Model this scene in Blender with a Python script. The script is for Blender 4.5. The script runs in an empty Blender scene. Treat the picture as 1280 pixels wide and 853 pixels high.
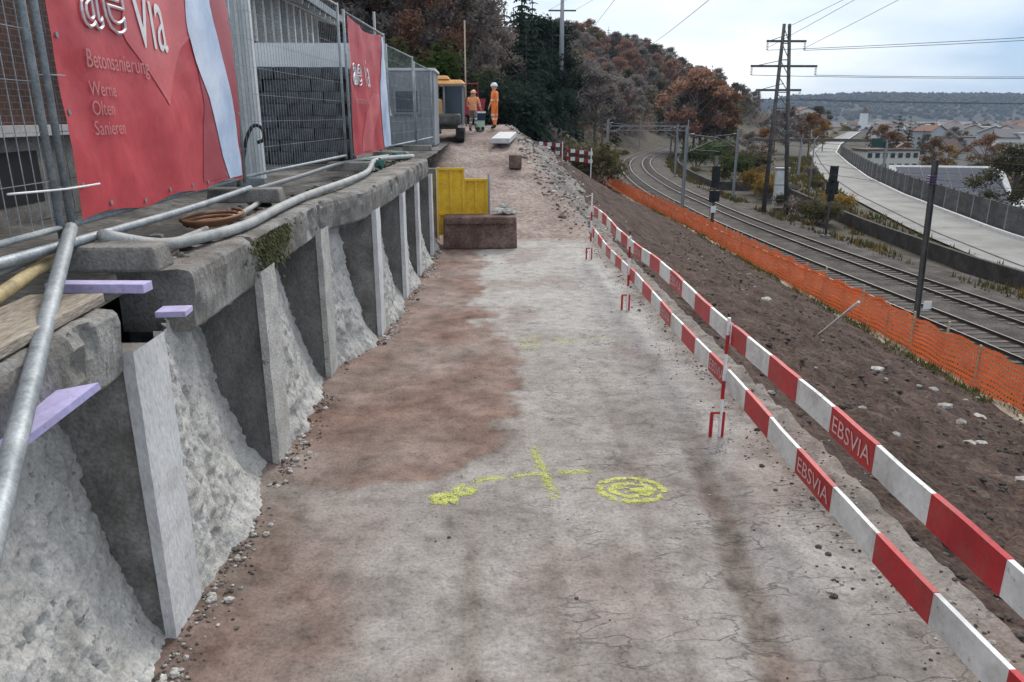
import bpy, bmesh, math, random
import numpy as np
from mathutils import Vector, Matrix, noise
C = bpy.context.scene
R = math.radians
random.seed(7)

# ------------------------------------------------------------------ camera
cam = bpy.data.cameras.new("camera"); camo = bpy.data.objects.new("camera", cam)
C.collection.objects.link(camo); C.camera = camo
cam.sensor_width = 36; cam.lens = 930/1280*36; cam.clip_start = .05; cam.clip_end = 20000
camo.location = (0, 0, 2.9)
camo.rotation_euler = (R(90-16.84), 0, R(-1.945))
# ------------------------------------------------------------------ sky and sun
SUN_EL, SUN_AZ = R(42), R(18)          # azimuth to the right of straight ahead (+Y)
sdir = Vector((math.sin(SUN_AZ)*math.cos(SUN_EL), math.cos(SUN_AZ)*math.cos(SUN_EL), math.sin(SUN_EL)))
W = bpy.data.worlds.new("World"); C.world = W; W.use_nodes = True
nt = W.node_tree; N = nt.nodes; LK = nt.links; N.clear()
def nn(t, **k):
    n = N.new(t)
    for a, b in k.items(): setattr(n, a, b)
    return n
wo = nn('ShaderNodeOutputWorld'); bg = nn('ShaderNodeBackground'); bg2 = nn('ShaderNodeBackground'); mx = nn('ShaderNodeMixShader')
sky = nn('ShaderNodeTexSky', sky_type='NISHITA'); sky.sun_disc = False; sky.sun_elevation = SUN_EL; sky.sun_rotation = SUN_AZ
LK.new(sky.outputs[0], bg.inputs[0]); bg.inputs[1].default_value = .1
tc_ = nn('ShaderNodeTexCoord'); sep = nn('ShaderNodeSeparateXYZ'); LK.new(tc_.outputs['Generated'], sep.inputs[0])
def mth(op, a, b=None):
    n = nn('ShaderNodeMath', operation=op)
    for i, q in enumerate((a, b)):
        if q is None: continue
        if isinstance(q, (int, float)): n.inputs[i].default_value = q
        else: LK.new(q, n.inputs[i])
    return n.outputs[0]
den = mth('ADD', mth('MAXIMUM', sep.outputs[2], 0.0), .18)
cmb = nn('ShaderNodeCombineXYZ'); LK.new(mth('DIVIDE', sep.outputs[0], den), cmb.inputs[0]); LK.new(mth('DIVIDE', sep.outputs[1], den), cmb.inputs[1])
cn = nn('ShaderNodeTexNoise'); cn.inputs['Scale'].default_value = .75; cn.inputs['Detail'].default_value = 5; cn.inputs['Roughness'].default_value = .5
mp = nn('ShaderNodeMapping'); mp.inputs['Location'].default_value = (3.1, 1.7, 0); LK.new(cmb.outputs[0], mp.inputs[0]); LK.new(mp.outputs[0], cn.inputs['Vector'])
dotn = nn('ShaderNodeVectorMath', operation='DOT_PRODUCT'); LK.new(tc_.outputs['Generated'], dotn.inputs[0])
gd = Vector((math.sin(R(4))*math.cos(R(24)), math.cos(R(4))*math.cos(R(24)), math.sin(R(24))))
dotn.inputs[1].default_value = gd
glow = mth('POWER', mth('MAXIMUM', dotn.outputs['Value'], 0.0), 8.0)
elev = nn('ShaderNodeMapRange'); elev.interpolation_type = 'SMOOTHSTEP'; LK.new(sep.outputs[2], elev.inputs[0]); elev.inputs[1].default_value = .10; elev.inputs[2].default_value = .62; elev.inputs[3].default_value = .0; elev.inputs[4].default_value = .5
fac = mth('ADD', elev.outputs[0], mth('ADD', mth('MULTIPLY', glow, .72), mth('MULTIPLY', mth('SUBTRACT', cn.outputs['Fac'], .5), .95)))
cr = nn('ShaderNodeValToRGB'); LK.new(fac, cr.inputs[0])
e = cr.color_ramp.elements; e[0].position = .08; e[0].color = (.27, .40, .57, 1); e[1].position = .75; e[1].color = (.95, .94, .91, 1)
m_ = cr.color_ramp.elements.new(.42); m_.color = (.66, .705, .755, 1)
LK.new(cr.outputs[0], bg2.inputs[0]); bg2.inputs[1].default_value = 1.0
mx.inputs[0].default_value = .9; LK.new(bg.outputs[0], mx.inputs[1]); LK.new(bg2.outputs[0], mx.inputs[2]); LK.new(mx.outputs[0], wo.inputs[0])
sl = bpy.data.lights.new("sun", 'SUN'); sl.energy = 1.4; sl.angle = R(18); sl.color = (1, .95, .88)
so = bpy.data.objects.new("sun", sl); C.collection.objects.link(so); so.location = (0, 0, 60)
so.rotation_euler = sdir.to_track_quat('Z', 'Y').to_euler()
C.view_settings.view_transform = 'Standard'; C.view_settings.look = 'None'; C.view_settings.exposure = .6; C.view_settings.gamma = 1
C.render.engine = 'CYCLES'; C.cycles.use_denoising = True; C.cycles.max_bounces = 6; C.cycles.volume_bounces = 1

# ------------------------------------------------------------------ helpers
col = C.collection
def fbm(x, y, z=0., o=4):
    return noise.fractal(Vector((x, y, z)), .9, 2.0, o)
def smooth(a, b, t):
    t = min(1, max(0, (t-a)/(b-a))); return t*t*(3-2*t)
def lerp(a, b, t): return a+(b-a)*t
def interp(x, xs, ys): return float(np.interp(x, xs, ys))

class MB:
    def __init__(s): s.v = []; s.f = []; s.mi = []
    def add(s, vs, fs, m=0):
        o = len(s.v); s.v += [tuple(q) for q in vs]; s.f += [tuple(i+o for i in f) for f in fs]; s.mi += [m]*len(fs); return s
    def box(s, c, d, rz=0, m=0, taper=1., M=None):
        hx, hy, hz = d[0]/2, d[1]/2, d[2]/2
        P = [Vector((x*hx*(taper if z > 0 else 1), y*hy*(taper if z > 0 else 1), z*hz)) for z in (-1, 1) for x, y in ((-1, -1), (1, -1), (1, 1), (-1, 1))]
        T = M or Matrix.Rotation(rz, 3, 'Z')
        P = [T @ p+Vector(c) for p in P]
        return s.add(P, [(3, 2, 1, 0), (4, 5, 6, 7), (0, 1, 5, 4), (1, 2, 6, 5), (2, 3, 7, 6), (3, 0, 4, 7)], m)
    def beam(s, a, b, w, h, m=0, up=(0, 0, 1)):
        a = Vector(a); b = Vector(b); d = (b-a); L = d.length; d = d.normalized()
        u = Vector(up)
        if abs(d.dot(u)) > .98: u = Vector((1, 0, 0))
        x = d.cross(u).normalized(); z = x.cross(d)
        return s.box((a+b)/2, (w, L, h), M=Matrix((x, d, z)).transposed(), m=m)
    def tube(s, pts, r, n=8, m=0, cap=True):
        pts = [Vector(p) for p in pts]; rs = r if isinstance(r, (list, tuple)) else [r]*len(pts)
        o = len(s.v); prev = None
        for i, p in enumerate(pts):
            d = (pts[min(i+1, len(pts)-1)]-pts[max(i-1, 0)]).normalized()
            if prev is None: prev = d.orthogonal().normalized()
            x = (prev-d*prev.dot(d)).normalized(); prev = x; y = d.cross(x)
            for k in range(n):
                a = 2*math.pi*k/n; s.v.append(tuple(p+(x*math.cos(a)+y*math.sin(a))*rs[i]))
        for i in range(len(pts)-1):
            for k in range(n):
                s.f.append((o+i*n+k, o+i*n+(k+1) % n, o+(i+1)*n+(k+1) % n, o+(i+1)*n+k)); s.mi.append(m)
        if cap:
            s.f.append(tuple(o+k for k in reversed(range(n)))); s.mi.append(m)
            e_ = o+(len(pts)-1)*n; s.f.append(tuple(e_+k for k in range(n))); s.mi.append(m)
        return s
    def cyl(s, c, r, h, n=12, m=0, r2=None):
        c = Vector(c); return s.tube([c, c+Vector((0, 0, h))], [r, r if r2 is None else r2], n, m)
    def prism(s, poly, axis, a, b, m=0):     # extrude a 2-D polygon along an axis
        def mk(p, t): return {'x': (t, p[0], p[1]), 'y': (p[0], t, p[1]), 'z': (p[0], p[1], t)}[axis]
        n = len(poly); vs = [mk(p, a) for p in poly]+[mk(p, b) for p in poly]
        return s.add(vs, [tuple(range(n)), tuple(range(2*n-1, n-1, -1))]+[(i, i+n, (i+1) % n+n, (i+1) % n) for i in range(n)], m)
    def grid(s, nx, ny, fn, m=0, flip=False):
        o = len(s.v)
        for j in range(ny):
            for i in range(nx): s.v.append(tuple(fn(i/(nx-1), j/(ny-1))))
        for j in range(ny-1):
            for i in range(nx-1):
                a = o+j*nx+i; q = (a, a+1, a+nx+1, a+nx)
                s.f.append(q[::-1] if flip else q); s.mi.append(m)
        return s
    def ico(s, c, r, m=0, sq=(1, 1, 1), jit=.25, rnd=random):
        t = (1+5**.5)/2
        vs = [(-1, t, 0), (1, t, 0), (-1, -t, 0), (1, -t, 0), (0, -1, t), (0, 1, t), (0, -1, -t), (0, 1, -t), (t, 0, -1), (t, 0, 1), (-t, 0, -1), (-t, 0, 1)]
        fs = [(0, 11, 5), (0, 5, 1), (0, 1, 7), (0, 7, 10), (0, 10, 11), (1, 5, 9), (5, 11, 4), (11, 10, 2), (10, 7, 6), (7, 1, 8), (3, 9, 4), (3, 4, 2), (3, 2, 6), (3, 6, 8), (3, 8, 9), (4, 9, 5), (2, 4, 11), (6, 2, 10), (8, 6, 7), (9, 8, 1)]
        Q = Matrix.Rotation(rnd.uniform(0, 6.28), 3, 'Z') @ Matrix.Rotation(rnd.uniform(-.6, .6), 3, 'X')
        P = []
        for v in vs:
            q = Q @ Vector(v)*(r/1.9*(1+rnd.uniform(-jit, jit)))
            P.append((c[0]+q.x*sq[0], c[1]+q.y*sq[1], c[2]+q.z*sq[2]))
        return s.add(P, fs, m)
    def mesh(s, name, mats, smooth=False):
        me = bpy.data.meshes.new(name); me.from_pydata(s.v, [], s.f)
        for m in (mats if isinstance(mats, (list, tuple)) else [mats]): me.materials.append(m)
        if len(set(s.mi)) > 1: me.polygons.foreach_set('material_index', s.mi)
        if smooth: me.polygons.foreach_set('use_smooth', [True]*len(me.polygons))
        me.update(); return me

def tag(o, label=None, cat=None, group=None, kind=None):
    if label: o['label'] = label
    if cat: o['category'] = cat
    if group: o['group'] = group
    if kind: o['kind'] = kind
    return o
def link(name, me, parent=None, loc=None):
    o = bpy.data.objects.new(name, me); col.objects.link(o)
    if parent: o.parent = parent
    if loc: o.location = loc
    return o
def thing(name, label, cat, loc=(0, 0, 0), rz=0, group=None):
    o = link(name, None, None, loc); o.rotation_euler = (0, 0, rz); o.empty_display_size = .2
    return tag(o, label, cat, group)
def part(name, mb, mats, parent, world=False, smooth=False, label=None, kind=None):
    if world:                                     # vertices were written in world space: bring them to the parent's
        p = parent; off = Vector((0, 0, 0))
        while p: off += p.location; p = p.parent
        mb.v = [(a-off.x, b-off.y, c-off.z) for a, b, c in mb.v]
    o = link(name, mb.mesh(name, mats, smooth), parent)
    if label: o['label'] = label
    if kind: o['kind'] = kind
    return o
def solo(name, mb, mats, label, cat, group=None, smooth=False, kind=None):
    return tag(link(name, mb.mesh(name, mats, smooth)), label, cat, group, kind)
def struct(name, mb, mats, label=None, smooth=False):
    o = link(name, mb.mesh(name, mats, smooth)); o['kind'] = 'structure'
    if label: o['label'] = label
    return o
def copy_tree(o, parent=None):
    c = o.copy(); col.objects.link(c)
    if parent: c.parent = parent
    for ch in list(o.children): copy_tree(ch, c)
    return c
def bevel(o, w=.01, seg=2):
    m = o.modifiers.new('bevel', 'BEVEL'); m.width = w; m.segments = seg; m.limit_method = 'ANGLE'; return o
def text_geo(body, size=1., outline=0, align='LEFT'):
    cu = bpy.data.curves.new('txt', 'FONT'); cu.body = body; cu.size = size; cu.align_x = align; cu.resolution_u = 3
    if outline: cu.fill_mode = 'NONE'; cu.bevel_depth = outline; cu.bevel_resolution = 0
    o = bpy.data.objects.new('txt', cu); col.objects.link(o)
    me = bpy.data.meshes.new_from_object(o.evaluated_get(bpy.context.evaluated_depsgraph_get()))
    vs = [tuple(v.co) for v in me.vertices]; fs = [tuple(p.vertices) for p in me.polygons]
    bpy.data.objects.remove(o); bpy.data.curves.remove(cu); bpy.data.meshes.remove(me)
    return vs, fs

# ------------------------------------------------------------------ materials
def mat(name, cols, scale=2., rough=.85, bump=.3, bscale=30., metal=0., rand=0., fine=.35, dist=.02, stretch=(1, 1, 1), spec=.3, detail=6, pits=0., dirt=None):
    m = bpy.data.materials.new(name); m.use_nodes = True; t = m.node_tree; n = t.nodes; l = t.links
    b = n['Principled BSDF']; b.inputs['Roughness'].default_value = rough; b.inputs['Metallic'].default_value = metal
    b.inputs['Specular IOR Level'].default_value = spec
    tc = n.new('ShaderNodeTexCoord'); mp = n.new('ShaderNodeMapping'); mp.inputs['Scale'].default_value = stretch
    l.new(tc.outputs['Object'], mp.inputs[0])
    n1 = n.new('ShaderNodeTexNoise'); n1.inputs['Scale'].default_value = scale; n1.inputs['Detail'].default_value = detail; n1.inputs['Roughness'].default_value = .6
    l.new(mp.outputs[0], n1.inputs['Vector'])
    r = n.new('ShaderNodeValToRGB'); l.new(n1.outputs['Fac'], r.inputs[0])
    k = len(cols); el = r.color_ramp.elements
    for i in range(k-2): el.new(.5)
    for i, c in enumerate(cols):
        el[i].position = .3+.4*i/max(1, k-1); el[i].color = (*c, 1)
    n2 = n.new('ShaderNodeTexNoise'); n2.inputs['Scale'].default_value = bscale; n2.inputs['Detail'].default_value = 4
    l.new(mp.outputs[0], n2.inputs['Vector'])
    mr = n.new('ShaderNodeMapRange'); mr.inputs[1].default_value = .3; mr.inputs[2].default_value = .7; mr.inputs[3].default_value = 1-fine; mr.inputs[4].default_value = 1+fine
    l.new(n2.outputs['Fac'], mr.inputs[0])
    mul = n.new('ShaderNodeMix'); mul.data_type = 'RGBA'; mul.blend_type = 'MULTIPLY'; mul.inputs[0].default_value = 1
    l.new(r.outputs[0], mul.inputs[6]); l.new(mr.outputs[0], mul.inputs[7])
    out = mul.outputs[2]
    def overlay(sc, lo, hi, amt, colr, base):
        q = n.new('ShaderNodeTexNoise'); q.inputs['Scale'].default_value = sc; q.inputs['Detail'].default_value = 5; q.inputs['Roughness'].default_value = .65; l.new(tc.outputs['Object'], q.inputs['Vector'])
        a = n.new('ShaderNodeMapRange'); l.new(q.outputs['Fac'], a.inputs[0])
        for i, z in enumerate((lo, hi, 0., amt)): a.inputs[i+1].default_value = z
        x = n.new('ShaderNodeMix'); x.data_type = 'RGBA'; l.new(a.outputs[0], x.inputs[0]); l.new(base, x.inputs[6]); x.inputs[7].default_value = (*colr, 1); return x.outputs[2]
    if pits: out = overlay(16, .59, .68, pits, (.12, .115, .105), out); out = overlay(2.2, .52, .75, .45, (.22, .21, .19), out)
    if dirt: out = overlay(3.5, .5, .72, dirt, (.2, .16, .13), out); out = overlay(22, .6, .68, dirt, (.16, .13, .11), out)
    if rand:
        oi = n.new('ShaderNodeObjectInfo'); m2 = n.new('ShaderNodeMapRange'); m2.inputs[3].default_value = 1-rand; m2.inputs[4].default_value = 1+rand
        l.new(oi.outputs['Random'], m2.inputs[0])
        mu2 = n.new('ShaderNodeMix'); mu2.data_type = 'RGBA'; mu2.blend_type = 'MULTIPLY'; mu2.inputs[0].default_value = 1
        l.new(out, mu2.inputs[6]); l.new(m2.outputs[0], mu2.inputs[7]); out = mu2.outputs[2]
    l.new(out, b.inputs['Base Color'])
    if bump:
        bp = n.new('ShaderNodeBump'); bp.inputs['Strength'].default_value = bump; bp.inputs['Distance'].default_value = dist
        l.new(n2.outputs['Fac'], bp.inputs['Height']); l.new(bp.outputs[0], b.inputs['Normal'])
    m['out'] = 0
    return m
def flat(name, c, rough=.5, metal=0., spec=.4, fine=.08, **k):
    return mat(name, [tuple(q*.88 for q in c), c, tuple(min(1, q*1.1) for q in c)], rough=rough, metal=metal, spec=spec, fine=fine, bump=k.pop('bump', .05), **k)

M = {}
M['concrete'] = mat('old_concrete', [(.10, .095, .085), (.22, .212, .197), (.36, .35, .33)], 2.6, .9, .4, 50, fine=.25, pits=.5, dirt=.35)
M['concrete_dark'] = mat('dark_stained_concrete', [(.09, .088, .082), (.175, .172, .163), (.26, .255, .243)], 2.2, .9, .35, 55, fine=.22, stretch=(1, 1, .6), dirt=.25)
M['render'] = mat('pale_render', [(.50, .50, .50), (.62, .62, .62), (.69, .69, .685)], 3., .85, .25, 50, fine=.12, stretch=(1, 1, .5), dirt=.3)
M['shot'] = mat('sprayed_concrete', [(.37, .358, .332), (.48, .468, .44), (.58, .568, .54)], 4, .95, .5, 48, fine=.2, dist=.02, pits=.75)
M['moss'] = mat('moss', [(.03, .035, .012), (.07, .075, .025), (.12, .115, .05)], 12, .95, .9, 60)
M['galv'] = mat('galvanised_steel', [(.20, .225, .24), (.30, .33, .35), (.42, .45, .47)], 5, .55, .1, 60, metal=.3, fine=.2)
M['hose'] = mat('grey_hose', [(.24, .245, .24), (.36, .37, .365), (.46, .46, .45)], 5, .6, .2, 60, fine=.15)
M['hose_yellow'] = mat('dirty_yellow_hose', [(.25, .2, .12), (.48, .38, .2), (.58, .47, .28)], 5, .65, .2, 50, fine=.15)
M['plank'] = mat('weathered_plank', [(.16, .135, .105), (.30, .255, .205), (.40, .35, .29)], 3, .9, .4, 30, stretch=(4, .6, 4))
M['foam'] = flat('lavender_foam', (.52, .47, .74), .8, scale=4, bscale=40, fine=.1, dirt=.3)
M['banner'] = flat('red_tarpaulin', (.55, .062, .075), .42, scale=2, bscale=12, fine=.08, bump=.15)
M['banner_pink'] = flat('light_red_print', (.64, .13, .14), .42, fine=.06)
M['banner_dark'] = flat('dark_red_print', (.40, .07, .085), .42, fine=.06)
M['banner_blue'] = mat('pale_blue_print', [(.34, .46, .66), (.58, .68, .86), (.74, .8, .92)], 1.4, .42, .05, 20, fine=.05)
M['print_white'] = flat('white_print', (.78, .76, .77), .45)
M['print_pale'] = flat('pale_pink_print', (.72, .45, .45), .45)
M['print_faint'] = flat('faint_print', (.60, .25, .245), .45)
M['soil'] = mat('brown_soil', [(.036, .021, .016), (.07, .044, .035), (.12, .083, .068)], 1.6, .97, 1., 16, fine=.5, dist=.05)
M['sand'] = mat('pale_sand', [(.16, .135, .10), (.27, .23, .18), (.36, .315, .25)], 1.5, .95, .6, 14, fine=.35)
M['grass'] = mat('grass_blades', [(.04, .06, .015), (.085, .11, .03), (.17, .17, .07)], 2.5, .8, 0, 20, fine=.3)
M['ballast'] = mat('track_ballast', [(.034, .029, .026), (.072, .063, .057), (.125, .112, .103)], .8, .95, 1., 13, fine=.5, dist=.06)
M['rail'] = flat('rusty_rail', (.055, .042, .036), .5, metal=.3, scale=3)
M['rail_top'] = flat('worn_rail_head', (.22, .21, .205), .45, metal=.6)
M['sleeper'] = mat('concrete_sleeper', [(.065, .057, .052), (.10, .09, .082), (.14, .127, .118)], 3, .9, .3, 30, rand=.25)
M['net'] = flat('orange_net', (.88, .23, .085), .6, scale=1, fine=.15)
M['wood'] = mat('pale_stake_wood', [(.32, .25, .17), (.48, .39, .28), (.58, .5, .38)], 4, .85, .2, 30)
M['road'] = mat('concrete_road', [(.19, .187, .18), (.26, .257, .25), (.32, .317, .31)], .3, .9, .15, 8, fine=.12)
M['hedge_wall'] = mat('dark_wall', [(.035, .033, .032), (.06, .057, .055), (.1, .095, .09)], 1., .9, .4, 10)
M['panel'] = mat('dark_noise_panel', [(.045, .047, .05), (.075, .078, .08), (.11, .11, .11)], .6, .85, .2, 8, rand=.25, stretch=(1, 1, 3))
M['mast'] = mat('dark_steel_mast', [(.07, .068, .065), (.11, .107, .102), (.16, .155, .148)], 2, .6, .1, 20, metal=.3)
M['mast_light'] = flat('grey_steel_mast', (.3, .31, .32), .55, metal=.3)
M['black'] = flat('black_signal', (.012, .012, .013), .5)
M['white'] = flat('white_paint', (.78, .78, .77), .5, scale=3)
M['board_white'] = mat('scuffed_white_board', [(.56, .57, .57), (.72, .73, .73), (.79, .8, .8)], 2.5, .45, .1, 30, fine=.08, dirt=.5)
M['board_red'] = mat('red_board', [(.36, .016, .022), (.47, .022, .03), (.53, .035, .042)], 2.5, .4, .08, 30, fine=.1, dirt=.35)
M['red_dark'] = flat('dark_red_paint', (.24, .015, .03), .5)
M['yellow'] = mat('yellow_formwork', [(.62, .38, .02), (.78, .49, .03), (.82, .55, .07)], 2, .55, .1, 20, fine=.1, dirt=.35)
M['rust_block'] = mat('reddish_block', [(.075, .045, .036), (.15, .095, .08), (.24, .17, .14)], 2.5, .9, .5, 25)
M['brick'] = None
M['clad'] = mat('white_ribbed_metal', [(.62, .64, .64), (.74, .76, .76), (.8, .82, .82)], 1.5, .5, .05, 20, fine=.08)
M['slat'] = mat('weathered_slat', [(.5, .49, .47), (.68, .67, .65), (.76, .75, .73)], 2, .8, .1, 20, rand=.2)
M['dark'] = flat('dark_opening', (.02, .02, .022), .7)
M['roof_dark'] = mat('dark_roof', [(.03, .027, .026), (.06, .055, .052), (.1, .09, .085)], 1.5, .8, .4, 20)
M['stone_dark'] = mat('blue_grey_stone', [(.03, .034, .04), (.06, .066, .075), (.11, .118, .13)], 3, .9, .6, 22, rand=.18)
M['glass'] = flat('dark_glass', (.03, .045, .06), .08, spec=.6, bump=0)
M['grey_box'] = mat('grey_container', [(.2, .21, .23), (.29, .3, .32), (.36, .37, .39)], 1, .6, .1, 15, fine=.1)
M['orange_paint'] = flat('orange_machine_paint', (.74, .38, .13), .55, dirt=.3)
M['tan'] = flat('tan_machine_paint', (.42, .34, .2), .6)
M['rubber'] = flat('black_rubber', (.02, .02, .02), .8)
M['red_machine'] = flat('dark_red_machine', (.3, .03, .05), .5)
M['navy'] = flat('navy_plastic', (.01, .035, .08), .5)
M['mint'] = flat('pale_green_plastic', (.42, .6, .45), .5)
M['hivis'] = mat('orange_hivis', [(.78, .17, .04), (.9, .24, .06), (.95, .32, .1)], 6, .7, .3, 25, fine=.1)
M['hivis_pale'] = mat('pale_orange_hivis', [(.85, .3, .12), (.92, .4, .18), (.95, .46, .24)], 6, .7, .3, 25, fine=.1)
M['trouser'] = mat('grey_trousers', [(.16, .14, .13), (.25, .22, .2), (.32, .29, .27)], 6, .85, .3, 25)
M['skin'] = flat('skin', (.52, .31, .23), .55)
M['helmet'] = flat('white_helmet', (.75, .75, .75), .35)
M['helmet_o'] = flat('orange_helmet', (.85, .35, .15), .35)
M['reflect'] = flat('reflective_tape', (.7, .7, .66), .35)
M['boot'] = flat('dark_boot', (.03, .025, .02), .8)
M['rubble'] = mat('pale_rubble', [(.3, .28, .26), (.45, .43, .40), (.58, .56, .53)], 6, .95, .4, 40, rand=.3)
M['rubble_brown'] = mat('brown_rubble', [(.06, .046, .04), (.11, .088, .076), (.19, .16, .14)], 5, .95, .4, 40, rand=.4)
M['tarp'] = flat('blue_tarp', (.03, .2, .34), .5)
M['spray'] = mat('yellow_spray', [(.46, .50, .10), (.58, .62, .16), (.66, .69, .26)], 8, .8, .1, 60, fine=.2)
M['bark'] = mat('grey_bark', [(.07, .058, .05), (.13, .11, .098), (.2, .175, .158)], 4, .95, .5, 25, rand=.2)
M['cable'] = flat('dark_cable', (.06, .062, .066), .6)
M['solar'] = flat('solar_panel', (.05, .053, .075), .25, spec=.5)
M['roof_pale'] = mat('pale_roof', [(.34, .35, .36), (.5, .5, .5), (.62, .61, .6)], .2, .8, .1, 5)
def thin(m, amt=.45):
    n = m.node_tree.nodes; l = m.node_tree.links; b = n['Principled BSDF']
    tr = n.new('ShaderNodeBsdfTranslucent'); mx_ = n.new('ShaderNodeMixShader'); mx_.inputs[0].default_value = amt
    l.new(b.inputs['Base Color'].links[0].from_socket, tr.inputs['Color']); l.new(b.outputs[0], mx_.inputs[1]); l.new(tr.outputs[0], mx_.inputs[2])
    l.new(mx_.outputs[0], n['Material Output'].inputs['Surface']); return m
def fol(name, cols): return thin(mat(name, cols, 1.1, .85, 0, 6, rand=.35, fine=.35, detail=3, spec=.1))
thin(M['net'], .4)
F = {}
F['rust'] = fol('rust_brown_leaves', [(.15, .08, .056), (.26, .142, .1), (.36, .215, .155)])
F['purple'] = fol('purple_brown_twigs', [(.125, .103, .094), (.195, .168, .154), (.28, .247, .23)])
F['olive'] = fol('olive_leaves', [(.06, .058, .026), (.11, .10, .05), (.17, .15, .08)])
F['conifer'] = fol('dark_needles', [(.014, .024, .019), (.028, .045, .036), (.048, .072, .056)])
F['green'] = fol('green_leaves', [(.028, .048, .012), (.06, .092, .026), (.11, .14, .045)])
F['gold'] = fol('yellow_brown_leaves', [(.12, .075, .02), (.22, .14, .04), (.32, .22, .07)])
F['orange'] = fol('orange_brown_leaves', [(.11, .055, .028), (.19, .097, .047), (.27, .15, .075)])
M['litter'] = mat('leaf_litter', [(.04, .032, .024), (.075, .06, .044), (.11, .1, .06)], .25, .95, .5, 4, fine=.4, dist=.2)
M['verge'] = mat('rough_verge', [(.036, .031, .022), (.066, .058, .043), (.105, .093, .072)], .35, .95, .6, 7, fine=.4, dist=.1)
M['valley'] = mat('valley_ground', [(.05, .055, .03), (.09, .09, .055), (.15, .14, .1)], .012, .95, 0, .3, fine=.3)
M['mound'] = mat('pinkish_spoil', [(.17, .13, .113), (.275, .215, .192), (.36, .30, .272)], .7, .97, .9, 9, fine=.35, dist=.05)
M['mound_grey'] = mat('grey_spoil', [(.11, .097, .088), (.20, .18, .165), (.29, .268, .25)], 1., .97, 1., 10, fine=.45, dist=.07)
M['farwood'] = mat('far_wood', [(.014, .018, .021), (.026, .029, .031), (.04, .04, .04)], .01, .95, 0, .08, fine=.5)
M['terrace'] = mat('terrace_ground', [(.05, .048, .045), (.12, .115, .108), (.22, .215, .2)], 1.5, .95, .7, 14, fine=.4)

def brick_mat():
    m = bpy.data.materials.new('red_brown_brick'); m.use_nodes = True; n = m.node_tree.nodes; l = m.node_tree.links; b = n['Principled BSDF']
    tc = n.new('ShaderNodeTexCoord'); sp = n.new('ShaderNodeSeparateXYZ'); cb = n.new('ShaderNodeCombineXYZ'); l.new(tc.outputs['Object'], sp.inputs[0])
    l.new(sp.outputs[1], cb.inputs[0]); l.new(sp.outputs[2], cb.inputs[1])
    bt = n.new('ShaderNodeTexBrick'); l.new(cb.outputs[0], bt.inputs['Vector']); bt.inputs['Scale'].default_value = 4
    bt.inputs['Color1'].default_value = (.09, .04, .03, 1); bt.inputs['Color2'].default_value = (.05, .026, .022, 1); bt.inputs['Mortar'].default_value = (.13, .11, .1, 1)
    l.new(bt.outputs['Color'], b.inputs['Base Color']); b.inputs['Roughness'].default_value = .9
    bp = n.new('ShaderNodeBump'); bp.inputs['Distance'].default_value = .01; bp.invert = True; l.new(bt.outputs['Fac'], bp.inputs['Height']); l.new(bp.outputs[0], b.inputs['Normal'])
    return m
M['brick'] = brick_mat()

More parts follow.
